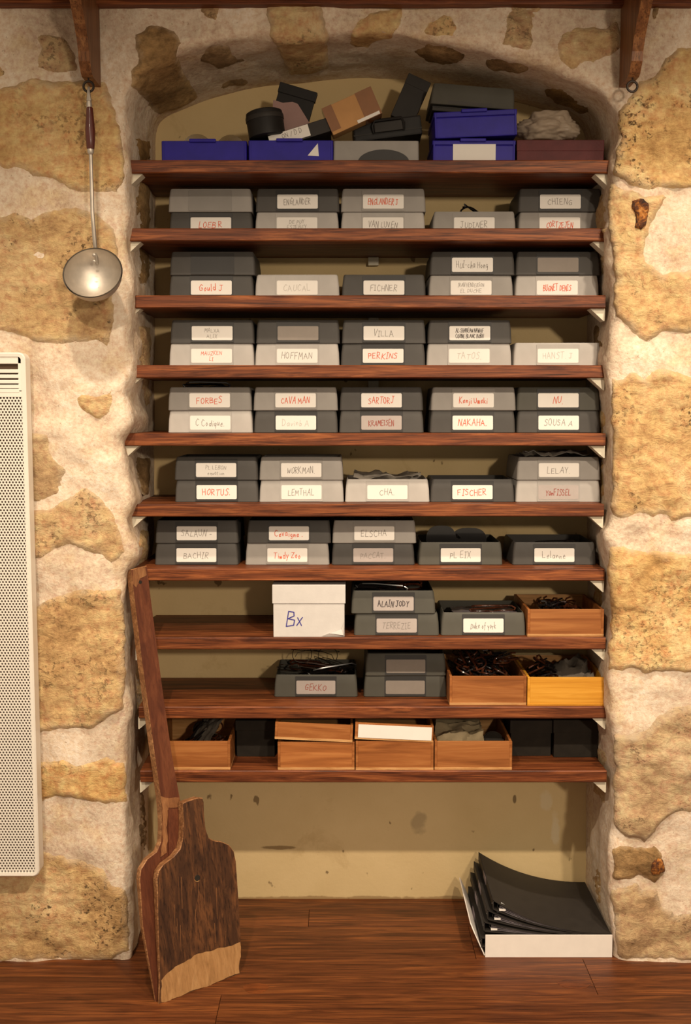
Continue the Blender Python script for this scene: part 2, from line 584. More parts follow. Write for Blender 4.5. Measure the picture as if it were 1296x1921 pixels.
M['pages'] = plain('clear_sleeves', (0.16, 0.14, 0.15), 0.18, var=0.3, coat=0.3)
M['clearf'] = glass_mat('clear_film', (0.35, 0.31, 0.26), 0.55)

# ------------------------------------------------------------------ stone wall with arched niche
YW, YB = -0.05, 0.30
# stations along the opening: (front px x,y ; back px x,y), from the floor at the ladle side round to the floor at the other side
ST = [((247, 1812), (282, 1695)), ((244, 1700), (280, 1600)), ((240, 1560), (278, 1480)), ((238, 1430), (278, 1360)),
      ((236, 1300), (279, 1250)), ((233, 1180), (281, 1130)), ((236, 1090), (284, 1050)), ((252, 1040), (288, 1010)),
      ((240, 985), (288, 960)), ((252, 935), (289, 918)), ((230, 880), (289, 868)), ((224, 832), (289, 825)),
      ((244, 790), (290, 788)), ((236, 745), (290, 748)), ((252, 695), (290, 702)), ((238, 625), (290, 640)),
      ((243, 545), (290, 569)), ((234, 465), (291, 498)), ((240, 380), (291, 424)), ((236, 300), (292, 354)),
      ((238, 235), (292, 300)), ((242, 190), (293, 250)), ((256, 148), (310, 222)), ((300, 110), (360, 197)),
      ((360, 86), (420, 178)), ((430, 74), (490, 163)), ((510, 65), (560, 155)), ((600, 61), (630, 149)),
      ((700, 61), (705, 147)), ((790, 73), (780, 152)), ((870, 85), (850, 162)), ((940, 97), (910, 175)),
      ((1040, 130), (985, 195)), ((1110, 160), (1050, 215)), ((1150, 195), (1088, 238)), ((1163, 245), (1100, 275)),
      ((1152, 300), (1102, 340)), ((1150, 370), (1102, 410)), ((1142, 440), (1102, 470)), ((1154, 520), (1101, 545)),
      ((1150, 600), (1101, 620)), ((1140, 680), (1101, 690)), ((1148, 780), (1101, 780)), ((1149, 900), (1101, 885)),
      ((1146, 980), (1101, 960)), ((1136, 1010), (1101, 985)), ((1146, 1080), (1101, 1045)), ((1147, 1200), (1101, 1150)),
      ((1140, 1270), (1101, 1215)), ((1140, 1350), (1101, 1285)), ((1150, 1420), (1101, 1350)), ((1151, 1540), (1101, 1460)),
      ((1141, 1590), (1100, 1500)), ((1139, 1660), (1099, 1560)), ((1150, 1730), (1099, 1620)), ((1155, 1812), (1098, 1695))]


def catmull(pts, n):
    out = []
    m = len(pts)
    for i in range(m - 1):
        p0, p1, p2, p3 = pts[max(i - 1, 0)], pts[i], pts[i + 1], pts[min(i + 2, m - 1)]
        for k in range(n):
            t = k / n
            out.append(0.5 * ((2 * p1) + (p2 - p0) * t + (2 * p0 - 5 * p1 + 4 * p2 - p3) * t * t
                              + (3 * p1 - p0 - 3 * p2 + p3) * t ** 3))
    out.append(pts[-1])
    return out


fr = catmull([P(a[0], a[1], YW) for a, b in ST], 8)
bk = catmull([P(b[0], b[1], YB) for a, b in ST], 8)
i_l, i_r = 20 * 8, 36 * 8
XO, ZO = 1.55, 2.75
zl, zr = fr[i_l].z, fr[i_r].z
per = [(-XO, zl), (-XO, ZO), (XO, ZO), (XO, zr)]


def perim(t):
    seg = [math.dist(per[i], per[i + 1]) for i in range(3)]
    d = t * sum(seg)
    for i in range(3):
        if d <= seg[i] or i == 2:
            k = d / seg[i]
            return (per[i][0] + (per[i + 1][0] - per[i][0]) * k, per[i][1] + (per[i + 1][1] - per[i][1]) * k)
        d -= seg[i]


def fbm(p, sc, oc=4):
    return noise.fractal(Vector(p) * sc, 0.9, 2.1, oc)


NF, NS, NR = 74, 22, 8
rows_ = []
cnt = len(fr)
for i in range(cnt):
    f_, b_ = fr[i], bk[i]
    if i < i_l:
        o_ = Vector((-XO, YW, max(0.0, f_.z)))
    elif i > i_r:
        o_ = Vector((XO, YW, max(0.0, f_.z)))
    else:
        q = perim((i - i_l) / (i_r - i_l))
        o_ = Vector((q[0], YW, q[1]))
    so = (b_ - f_)
    so_n = so.normalized()
    ou = (o_ - f_)
    ou_n = ou.normalized()
    rr = 0.030 if i_l < i < i_r else 0.034
    line = []
    b2 = b_ + so_n * 0.03
    s0 = f_ + so_n * rr
    for k in range(NS):
        line.append((b2.lerp(s0, k / NS), -ou_n))
    e0 = f_ + ou_n * rr
    for k in range(NR):
        t = k / NR
        line.append((s0 * (1 - t) ** 2 + f_ * 2 * t * (1 - t) + e0 * t * t, (-ou_n * (1 - t) + -so_n * t).normalized()))
    for k in range(NF + 1):
        t = (k / NF) ** 1.35
        line.append((e0.lerp(o_, t), Vector((0, -1, 0))))
    rows_.append(line)
wv, wf = [], []
L_ = len(rows_[0])
for i, line in enumerate(rows_):
    for k, (p, n) in enumerate(line):
        a = 0.012 * fbm(p, 4.0, 3) + 0.008 * fbm(p + Vector((9, 2, 4)), 13.0, 6)
        if k < NS:
            a *= 0.8 * min(1.0, k / 6.0)
        wv.append(p + n * a)
for i in range(cnt - 1):
    for k in range(L_ - 1):
        wf.append((i * L_ + k, (i + 1) * L_ + k, (i + 1) * L_ + k + 1, i * L_ + k + 1))
wall = MB().add(wv, wf).build('wall_front', M['mortar'], smooth=False, fix=False)
for p in wall.data.polygons:
    p.use_smooth = True
tag(wall, kind='structure')
tag(wall, 'rubble stone wall in pale lime mortar around an arched niche')
bvh = BVHTree.FromPolygons(wv, wf)

# back of the niche
nb = MB()
nb.box(-0.75, 0.85, YB, YB + 0.08, -0.02, 2.35)
tag(nb.build('wall_back', M['plaster']), 'cream plaster back wall of the niche', kind='structure')


def jitter_poly(poly, amp, step=9.0, seed=0):
    out = []
    n = len(poly)
    for i in range(n):
        a, b = Vector(poly[i]), Vector(poly[(i + 1) % n])
        d = (b - a).length
        m = max(1, int(d / step))
        for k in range(m):
            p = a.lerp(b, k / m)
            nx = noise.noise(Vector((p.x * 0.055, p.y * 0.055, seed)))
            ny = noise.noise(Vector((p.x * 0.055, p.y * 0.055, seed + 31.7)))
            fx = noise.noise(Vector((p.x * 0.16, p.y * 0.16, seed + 5.1)))
            fy = noise.noise(Vector((p.x * 0.16, p.y * 0.16, seed + 12.3)))
            out.append(Vector((p.x + amp * (nx + 0.5 * fx), p.y + amp * (ny + 0.5 * fy))))
    return out


def seg_dist(p, poly):
    best = 1e9
    n = len(poly)
    for i in range(n):
        a, b = poly[i], poly[(i + 1) % n]
        ab = b - a
        t = max(0.0, min(1.0, (p - a).dot(ab) / max(ab.length_squared, 1e-9)))
        d = (p - (a + ab * t)).length_squared
        if d < best:
            best = d
    return math.sqrt(best)


def inside(p, poly):
    c = False
    n = len(poly)
    j = n - 1
    for i in range(n):
        a, b = poly[i], poly[j]
        if (a.y > p.y) != (b.y > p.y) and p.x < (b.x - a.x) * (p.y - a.y) / (b.y - a.y) + a.x:
            c = not c
        j = i
    return c


stone_n = 0


def stone(poly, mat, h=0.008, rough=1.0, name='stone', step=5.5, amp=5.0, edge=11.0):
    global stone_n
    stone_n += 1
    pl = jitter_poly(poly, amp, 8.0, stone_n * 3.7)
    xs = [p.x for p in pl]
    ys = [p.y for p in pl]
    pts = list(pl)
    r = random.Random(stone_n)
    y = min(ys)
    row = 0
    while y < max(ys):
        x = min(xs) + (step / 2 if row % 2 else 0)
        while x < max(xs):
            p = Vector((x + r.uniform(-1, 1), y + r.uniform(-1, 1)))
            if inside(p, pl) and seg_dist(p, pl) > step * 0.55:
                pts.append(p)
            x += step
        y += step * 0.866
        row += 1
    n = len(pl)
    res = delaunay_2d_cdt(pts, [], [list(range(n))], 1, 1e-4)
    v2, tri = res[0], res[2]
    v3 = []
    ins_ = []
    for p in v2:
        d = ray(p.x, p.y)
        loc, nor, idx, dist = bvh.ray_cast(CAM, d)
        if loc is None:
            loc = P(p.x, p.y, YW)
            nor = Vector((0, -1, 0))
        if nor.dot(d) > 0:
            nor = -nor
        e = min(1.0, seg_dist(p, pl) / edge)
        e = e * e * (3 - 2 * e)
        q = loc + Vector((stone_n * 1.3, 0, stone_n * 2.1))
        qq = Vector((q.x * 9, q.y * 9, q.z * 15))
        rel = 0.006 * noise.fractal(qq, 0.75, 2.1, 5) + 0.0035 * noise.turbulence(qq * 1.7, 5, True) - 0.002
        ins_.append(seg_dist(p, pl))
        v3.append(loc + nor * (-0.004 + e * (0.7 * h + 0.004 + rough * rel)))
    k_ = min(34.0, 0.55 * max(ins_))
    ins_ = [min(1.0, q / k_) for q in ins_]
    c = sum(v3, Vector()) / len(v3)
    o = MB().add(v3, [list(t) for t in tri]).build(name, mat, wall, loc=c, fix=False)
    me = o.data
    bm = bmesh.new()
    bm.from_mesh(me)
    bmesh.ops.recalc_face_normals(bm, faces=bm.faces[:])
    s = sum((f.normal.dot(CAM - (f.calc_center_median() + c)) for f in bm.faces))
    if s < 0:
        bmesh.ops.reverse_faces(bm, faces=bm.faces[:])
    bm.to_mesh(me)
    bm.free()
    for p in me.polygons:
        p.use_smooth = True
    at = me.attributes.new('inset', 'FLOAT', 'POINT')
    at.data.foreach_set('value', ins_)
    return o


S, SD, SS = M['stone'], M['stone_dark'], M['stone_speck']
STONES = [
    # ladle-side pier
    ([(65, 55), (85, 62), (130, 70), (142, 95), (150, 130), (145, 140), (95, 140), (58, 135), (75, 90)], S, 0.006),
    ([(-60, 115), (0, 120), (18, 130), (10, 150), (-60, 160)], S, 0.006),
    ([(-60, 178), (20, 158), (60, 146), (150, 150), (200, 152), (215, 190), (225, 230), (235, 280), (238, 330), (225, 366),
      (150, 365), (125, 355), (100, 340), (60, 332), (45, 320), (-60, 315)], S, 0.010),
    ([(-60, 405), (0, 400), (30, 392), (60, 405), (75, 395), (110, 385), (150, 388), (190, 400), (215, 420), (230, 470),
      (217, 560), (220, 600), (206, 657), (176, 642), (141, 644), (65, 647), (20, 625), (-60, 615)], SS, 0.009),
    ([(137, 741), (186, 736), (216, 720), (220, 751), (206, 779), (179, 789), (158, 775), (143, 768)], S, 0.007),
    ([(143, 806), (156, 804), (162, 811), (150, 815)], S, 0.003),
    ([(15, 800), (55, 808), (93, 816), (100, 854), (124, 871), (134, 885), (124, 899), (113, 930), (86, 946), (15, 944)], S, 0.008),
    ([(15, 952), (86, 954), (115, 938), (140, 920), (165, 912), (190, 930), (215, 965), (232, 1010), (238, 1040), (212, 1064),
      (190, 1045), (150, 1035), (130, 1025), (105, 1035), (85, 1050), (15, 1070)], S, 0.012),
    ([(15, 1140), (65, 1138), (86, 1122), (117, 1112), (137, 1103), (228, 1102), (237, 1150), (238, 1250), (236, 1332), (209, 1346),
      (177, 1369), (117, 1371), (74, 1380), (15, 1380)], S, 0.014),
    ([(15, 1424), (76, 1424), (117, 1421), (142, 1434), (198, 1417), (237, 1428), (244, 1453), (244, 1509), (191, 1511), (149, 1502),
      (106, 1498), (76, 1509), (15, 1509)], S, 0.010),
    ([(-60, 1590), (78, 1591), (117, 1603), (152, 1609), (195, 1626), (213, 1658), (241, 1669), (246, 1736), (248, 1786),
      (213, 1802), (100, 1806), (-60, 1806)], SS, 0.010),
    # other pier
    ([(1050, 60), (1085, 45), (1130, 50), (1165, 30), (1170, 90), (1150, 105), (1125, 118), (1090, 122), (1070, 137), (1045, 112),
      (1040, 85)], SS, 0.006),
    ([(1222, -15), (1275, -15), (1240, 20), (1232, 45), (1222, 55)], SD, 0.005),
    ([(1350, 85), (1271, 88), (1256, 100), (1236, 122), (1226, 142), (1196, 152), (1171, 190), (1157, 207), (1156, 240), (1161, 255),
      (1150, 288), (1147, 330), (1178, 348), (1208, 357), (1246, 356), (1350, 352)], SS, 0.012),
    ([(1147, 338), (1178, 355), (1208, 365), (1246, 364), (1268, 366), (1250, 376), (1237, 392), (1227, 412), (1217, 450), (1213, 477),
      (1217, 489), (1246, 510), (1276, 506), (1350, 500), (1350, 618), (1281, 630), (1246, 625), (1231, 635), (1211, 645), (1196, 639),
      (1181, 617), (1168, 605), (1151, 595), (1150, 560), (1146, 485), (1136, 405), (1137, 365)], S, 0.012),
    ([(1141, 692), (1158, 710), (1181, 695), (1188, 694), (1206, 710), (1226, 692), (1251, 690), (1296, 702), (1350, 705), (1350, 965),
      (1273, 977), (1257, 978), (1250, 969), (1224, 973), (1203, 968), (1182, 975), (1161, 975), (1145, 970), (1145, 800)], SS, 0.012),
    ([(1140, 1021), (1158, 1021), (1187, 1028), (1216, 1033), (1257, 1035), (1350, 1034), (1350, 1262), (1252, 1265), (1224, 1263),
      (1213, 1271), (1187, 1255), (1166, 1259), (1137, 1261), (1143, 1150), (1138, 1090)], S, 0.014),
    ([(1350, 1310), (1273, 1324), (1252, 1330), (1231, 1345), (1213, 1366), (1174, 1377), (1146, 1369), (1149, 1394), (1148, 1521),
      (1147, 1549), (1172, 1572), (1209, 1581), (1226, 1572), (1234, 1555), (1248, 1541), (1265, 1526), (1350, 1525)], S, 0.018),
    ([(1145, 1588), (1172, 1581), (1209, 1590), (1228, 1581), (1245, 1600), (1250, 1640), (1230, 1660), (1200, 1648), (1160, 1655),
      (1143, 1650)], SD, 0.010),
    ([(1142, 1667), (1195, 1652), (1206, 1664), (1234, 1669), (1248, 1698), (1268, 1712), (1350, 1695), (1350, 1805), (1157, 1804),
      (1150, 1760), (1144, 1700)], S, 0.010),
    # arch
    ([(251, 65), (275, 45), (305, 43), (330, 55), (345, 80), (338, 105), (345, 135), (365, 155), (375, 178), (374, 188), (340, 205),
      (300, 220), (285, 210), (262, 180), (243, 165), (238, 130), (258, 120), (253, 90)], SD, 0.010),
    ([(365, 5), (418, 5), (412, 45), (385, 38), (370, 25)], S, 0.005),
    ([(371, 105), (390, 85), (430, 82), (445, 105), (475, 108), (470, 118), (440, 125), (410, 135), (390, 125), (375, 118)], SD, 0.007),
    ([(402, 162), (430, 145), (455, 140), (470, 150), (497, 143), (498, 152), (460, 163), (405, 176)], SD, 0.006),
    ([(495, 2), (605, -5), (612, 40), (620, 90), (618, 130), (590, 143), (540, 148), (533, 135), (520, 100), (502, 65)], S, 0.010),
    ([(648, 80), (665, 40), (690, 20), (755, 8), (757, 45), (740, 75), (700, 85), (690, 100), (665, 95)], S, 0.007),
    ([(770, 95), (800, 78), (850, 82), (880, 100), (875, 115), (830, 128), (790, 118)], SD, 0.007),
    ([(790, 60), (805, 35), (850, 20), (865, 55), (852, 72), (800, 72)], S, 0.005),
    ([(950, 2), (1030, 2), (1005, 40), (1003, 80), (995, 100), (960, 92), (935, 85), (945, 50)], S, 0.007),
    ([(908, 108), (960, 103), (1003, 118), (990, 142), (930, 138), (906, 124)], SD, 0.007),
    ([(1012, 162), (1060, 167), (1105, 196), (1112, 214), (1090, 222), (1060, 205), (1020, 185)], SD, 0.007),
]
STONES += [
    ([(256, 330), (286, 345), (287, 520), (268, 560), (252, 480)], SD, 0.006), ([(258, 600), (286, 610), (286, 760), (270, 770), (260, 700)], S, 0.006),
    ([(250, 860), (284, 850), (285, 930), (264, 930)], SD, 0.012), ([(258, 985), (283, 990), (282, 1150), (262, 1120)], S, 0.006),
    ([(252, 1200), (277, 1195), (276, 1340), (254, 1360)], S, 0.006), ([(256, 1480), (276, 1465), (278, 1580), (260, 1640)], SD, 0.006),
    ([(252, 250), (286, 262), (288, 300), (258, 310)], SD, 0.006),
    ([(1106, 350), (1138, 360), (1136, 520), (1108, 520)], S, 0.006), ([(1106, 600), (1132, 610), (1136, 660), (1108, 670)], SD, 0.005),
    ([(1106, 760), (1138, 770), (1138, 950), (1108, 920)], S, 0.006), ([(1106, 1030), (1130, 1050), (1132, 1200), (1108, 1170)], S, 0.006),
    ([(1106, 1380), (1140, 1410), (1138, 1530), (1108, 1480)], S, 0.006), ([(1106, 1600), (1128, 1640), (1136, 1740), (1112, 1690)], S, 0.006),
]
for a in STONES:
    stone(*a)
tag(stone([(1178, 376), (1200, 370), (1218, 380), (1218, 402), (1212, 424), (1200, 434), (1186, 430), (1188, 408), (1180, 392)], M['rust'], 0.022, 0.3,
          'rust_stain', 3.5, 3.0, 5.0), 'rusty iron stub stain in the stone')
tag(stone([(1218, 1612), (1232, 1604), (1246, 1614), (1250, 1632), (1236, 1640), (1214, 1642)], M['rust'], 0.018, 0.4, 'rust_stain',
          3.5, 3.0, 6.0), 'rusty hollow in the stone')

# ------------------------------------------------------------------ floor
fl = tag(MB().box(-1.7, 1.7, -2.9, 0.36, -0.06, -0.022).build('floor', M['dark_in']), 'dark stained pine plank floor', kind='structure')
edges = [G(648, yy).y for yy in (1690, 1706, 1738, 1799, 1866)]
edges[0] = YB + 0.01
step = edges[3] - edges[4]
while edges[-1] > -2.6:
    edges.append(edges[-1] - step)
jx = {3: [G(1107, 1832).x], 4: [G(410, 1890).x], 5: [0.5], 2: [0.33], 1: [-0.1]}
rs = random.Random(3)
for i in range(len(edges) - 1):
    y1, y0 = edges[i], edges[i + 1]
    cuts = [-1.7] + jx.get(i, [rs.uniform(-1.0, 1.0)]) + [1.7]
    for a, b in zip(cuts[:-1], cuts[1:]):
        m = MB().box(a + 0.0006, b - 0.0006, y0 + 0.0006, y1 - 0.0006, -0.022, 0.0, bev=0.0007)
        m.build('plank', M['floor'], fl, loc=((a + b) / 2, (y0 + y1) / 2, -0.022))
for (px, py, rx, ry) in ((480, 1854, 0.030, 0.024), (1078, 1846, 0.040, 0.022)):
    c = G(px, py)
    MB().loops([[(c.x + rx * k * math.cos(a) * (1 + 0.12 * math.sin(3 * a)), c.y + ry * k * math.sin(a), z)
                 for a in [2 * math.pi * j / 20 for j in range(20)]] for k, z in ((1, -0.001), (1, 0.0003), (0.35, 0.0005))]
               ).build('knot', M['knot'], fl, loc=c)

# ------------------------------------------------------------------ niche shelves
SH = [(240, 1145, 300), (237, 1141, 428), (237, 1136, 554), (238, 1135, 685), (234, 1136, 813), (247, 1133, 946), (250, 1134, 1067),
      (255, 1136, 1196), (260, 1137, 1326), (263, 1138, 1446)]
TH = 0.0305
SZ = []
ORD = ['top', 'second', 'third', 'fourth', 'fifth', 'sixth', 'seventh', 'eighth', 'ninth', 'lowest']
for i, (xl, xr, yt) in enumerate(SH):
    l, r_ = P(xl, yt, 0.0), P(xr, yt, 0.0)
    z = l.z
    SZ.append(z)
    e = empty('niche_shelf', ((l.x + r_.x) / 2, 0.0, z - TH))
    how = {0: 'topmost of ten in the niche', 9: 'lowest of ten in the niche'}.get(i, ORD[i] + ' of ten from the top')
    tag(e, 'dark stained oak shelf plank, ' + how, 'shelf', 'oak shelf planks in the niche')
    lx, rx = l.x - e.location.x, r_.x - e.location.x
    bx0, bx1 = -0.522 - e.location.x, min(rx, 0.652 - e.location.x)
    b = 0.0025
    y1 = YB - 0.003

    def prof(x, hx):
        return [(x, 0.0, b), (x, b, 0.0), (hx, y1, 0.0), (hx, y1, TH), (x, b, TH), (x, 0.0, TH - b)]
    m = MB().loops([prof(lx, bx0), prof(rx, bx1)])
    m.build('board', M['shelf'], e)
    # triangular painted cleats that carry both ends
    cw = 0.036
    for s, x_, xb in ((-1, lx - 0.004, bx0), (1, rx + 0.002, bx1)):
        d = -s
        lo = [[(x_, 0.012, -0.0005), (x_ + d * cw, 0.012, -0.0005), (x_ + d * 0.003, 0.012, -0.030), (x_, 0.012, -0.030)],
              [(x_, 0.05, -0.0005), (x_ + d * cw, 0.05, -0.0005), (x_ + d * 0.003, 0.05, -0.030), (x_, 0.05, -0.030)]]
        MB().loops(lo).build('cleat', M['cleat'], e)
    if i in (1, 2, 3, 5):
        xc = P(700, yt + 40, YB).x - e.location.x
        MB().box(xc - 0.014, xc + 0.014, y1 - 0.02, y1, -0.022, -0.0005, bev=0.002).build('back_clip', M['cleat'], e)

# ------------------------------------------------------------------ handwriting strokes
GL = {
    'A': [[(0, 0), (.3, 1), (.6, 0)], [(.12, .38), (.5, .4)]], 'B': [[(0, 0), (.03, 1), (.4, .95), (.45, .7), (.05, .52), (.52, .42), (.5, .08), (0, 0)]],
    'C': [[(.55, .85), (.3, 1), (.05, .6), (.1, .15), (.35, 0), (.55, .15)]], 'D': [[(.05, 0), (.05, 1), (.4, .85), (.55, .45), (.35, .08), (.02, 0)]],
    'E': [[(.5, 1), (.05, .97), (.03, 0), (.5, .03)], [(.04, .5), (.4, .53)]], 'F': [[(.52, 1), (.05, .96), (.03, 0)], [(.05, .5), (.4, .53)]],
    'G': [[(.55, .85), (.3, 1), (.03, .55), (.15, .05), (.5, .1), (.52, .45), (.3, .45)]], 'H': [[(.03, 1), (.03, 0)], [(.5, 1), (.5, 0)], [(.03, .5), (.5, .52)]],
    'I': [[(.15, 1), (.12, 0)], [(0, 1), (.3, 1)], [(0, 0), (.28, 0)]], 'J': [[(.1, 1), (.55, 1)], [(.35, 1), (.33, .15), (.18, 0), (0, .15)]],
    'K': [[(.03, 1), (.03, 0)], [(.5, 1), (.05, .48), (.55, 0)]], 'L': [[(.05, 1), (.03, 0), (.48, .02)]],
    'M': [[(0, 0), (.08, 1), (.32, .35), (.56, 1), (.65, 0)]], 'N': [[(0, 0), (.05, 1), (.5, 0), (.53, 1)]],
    'O': [[(.28, 1), (.03, .65), (.08, .15), (.32, 0), (.54, .35), (.48, .85), (.28, 1)]], 'P': [[(.03, 0), (.05, 1), (.45, .9), (.45, .58), (.05, .45)]],
    'R': [[(.03, 0), (.05, 1), (.45, .9), (.42, .58), (.05, .48), (.52, 0)]], 'S': [[(.5, .88), (.25, 1), (.05, .75), (.45, .42), (.42, .1), (.18, 0), (0, .12)]],
    'T': [[(0, .97), (.58, 1)], [(.29, .98), (.27, 0)]], 'U': [[(.03, 1), (.05, .2), (.25, 0), (.48, .2), (.5, 1)]],
    'V': [[(0, 1), (.25, 0), (.52, 1)]], 'W': [[(0, 1), (.15, 0), (.33, .7), (.5, 0), (.68, 1)]], 'X': [[(0, 1), (.5, 0)], [(.5, 1), (0, 0)]],
    'Y': [[(0, 1), (.26, .5), (.5, 1)], [(.26, .5), (.24, 0)]], 'Z': [[(0, 1), (.5, 1), (.02, 0), (.52, 0)]],
    'a': [[(.4, .5), (.2, .58), (.03, .3), (.15, 0), (.35, .15), (.4, .55), (.42, 0)]], 'b': [[(.05, 1), (.05, 0), (.3, .05), (.35, .35), (.08, .45)]],
    'c': [[(.38, .48), (.15, .55), (.03, .25), (.2, 0), (.4, .1)]], 'd': [[(.35, .4), (.12, .5), (.03, .2), (.2, 0), (.36, .15), (.4, 1), (.4, 0)]],
    'e': [[(.04, .28), (.36, .32), (.25, .55), (.05, .35), (.12, 0), (.4, .08)]], 'f': [[(.35, .95), (.2, 1), (.15, -.25)], [(0, .5), (.35, .52)]],
    'g': [[(.38, .5), (.15, .55), (.05, .25), (.22, .02), (.38, .3), (.36, -.3), (.1, -.35)]], 'h': [[(.03, 1), (.05, 0), (.22, .5), (.35, .4), (.36, 0)]],
    'i': [[(.08, .5), (.1, 0)], [(.1, .75), (.12, .8)]], 'j': [[(.15, .5), (.15, -.2), (0, -.3)], [(.16, .75), (.18, .8)]], 'k': [[(.03, 1), (.03, 0)], [(.33, .5), (.05, .25), (.36, 0)]],
    'l': [[(.06, 1), (.08, 0), (.16, .05)]], 'm': [[(0, .5), (.03, 0), (.14, .5), (.22, 0), (.33, .5), (.42, 0)]], 'n': [[(.02, .5), (.05, 0), (.2, .5), (.34, .35), (.35, 0)]],
    'o': [[(.2, .52), (.03, .25), (.2, 0), (.36, .28), (.2, .52)]], 'q': [[(.36, .45), (.12, .5), (.05, .2), (.2, .02), (.36, .4), (.36, -.35)]],
    'r': [[(.03, .5), (.06, 0)], [(.06, .3), (.2, .52), (.32, .48)]], 's': [[(.3, .5), (.1, .5), (.08, .32), (.3, .2), (.25, .02), (.03, .03)]],
    't': [[(.15, .9), (.13, .1), (.28, 0)], [(0, .58), (.32, .6)]], 'u': [[(.03, .5), (.06, .05), (.25, .05), (.35, .5), (.37, 0)]], 'x': [[(0, .5), (.33, 0)], [(.33, .52), (0, 0)]],
    'v': [[(0, .5), (.16, 0), (.34, .52)]], 'p': [[(.03, .5), (.05, -.35)], [(.05, .4), (.28, .5), (.34, .22), (.06, .02)]],
    'w': [[(0, .5), (.1, 0), (.2, .4), (.3, 0), (.42, .5)]], 'z': [[(0, .5), (.3, .5), (.02, 0), (.33, 0)]],
    'y': [[(.02, .5), (.16, .1)], [(.36, .52), (.12, -.35)]], '.': [[(.05, 0), (.1, .04)]], '-': [[(.02, .42), (.3, .44)]], '/': [[(0, -.1), (.3, 1.1)]],
}


def strokes(lines, wd, hg, weight, seed, align=0.5):
    """thin ribbons in a plane: list of quads as (x,z) points"""
    r = random.Random(seed)
    quads = []
    n = len(lines)
    for li, t in enumerate(lines):
        adv = sum((0.35 if c == ' ' else max(p[0] for s in GL[c] for p in s) + 0.2) for c in t)
        ch = hg / n * 0.72
        sx = min(wd / adv, ch * 1.0)
        x = (wd - adv * sx) * align - wd / 2
        zb = hg / 2 - (li + 1) * hg / n + hg / n * 0.14
        for c in t:
            if c == ' ':
                x += 0.35 * sx
                continue
            dz = r.uniform(-.10, .10) * ch
            sh = r.uniform(-.06, .20)
            kz = r.uniform(.78, 1.12)
            for s in GL[c]:
                for a, b in zip(s[:-1], s[1:]):
                    A = Vector((x + (a[0] + sh * a[1]) * sx, zb + dz + a[1] * ch * kz))
                    B = Vector((x + (b[0] + sh * b[1]) * sx, zb + dz + b[1] * ch * kz))
                    d = (B - A)
                    if d.length < 1e-7:
                        continue
                    d.normalize()
                    nn = Vector((-d.y, d.x)) * weight / 2
                    A -= d * weight * .35
                    B += d * weight * .35
                    quads.append((A - nn, B - nn, B + nn, A + nn))
            x += (max(p[0] for s in GL[c] for p in s) + 0.2) * sx
    return quads


def lettering(lines, wd, hg, weight, mat, parent, seed, y=-0.0012, name='handwriting', align=0.5):
    m = MB()
    for i, q in enumerate(strokes(lines, wd, hg, weight, seed, align)):
        yy = y - 0.00002 * (i % 7)
        m.add([(p.x, yy, p.y) for p in q], [(0, 1, 2, 3)])
    return m.build(name, mat, parent, fix=False)


# ------------------------------------------------------------------ plastic trays
TRH, TPITCH = 0.0575, 0.0552
INK = {'r': ('ink_red', 0.0015), 'g': ('ink_grey', 0.0011), 'n': ('ink_faint', 0.0011), 'k': ('ink_black', 0.0018), 'd': ('ink_dred', 0.0014)}
KIND = {'f': ('frost', 'holder_f', 'frosted white'), 'm': ('frostm', 'holder_m', 'frosted grey'), 'd': ('smoke', 'holder_d', 'smoke grey'),
        'e': ('smoke2', 'holder_d', 'greenish smoke')}
COUNTW = ['first', 'second', 'third', 'fourth', 'fifth']
tray_n = 0


def tray_mesh(w_, d_, h_, t=0.0022):
    a, b = w_ / 2, w_ / 2 - 0.0055
    ins = 0.0055
    L = lambda x, y0, y1, z, r: [(p[0], p[1], z) for p in rrect(-x, x, y0, y1, r)]
    return MB().loops([L(a - 0.001, 0.001, d_ - 0.001, 0.0, 0.006), L(a, 0.0, d_, 0.0015, 0.006), L(a - 0.0004, 0.0004, d_ - .0004, 0.004, 0.006),
                       L(a - 0.0016, 0.0018, d_ - .0018, h_ * .55, 0.006), L(b + .0012, ins - .001, d_ - ins + .001, h_ * .93, 0.006),
                       L(b - .0006, ins + .0006, d_ - ins - .0006, h_, 0.006), L(b - t, ins + t, d_ - ins - t, h_, 0.005),
                       L(a - t - 0.001, t + 0.001, d_ - t - .001, t, 0.005)])


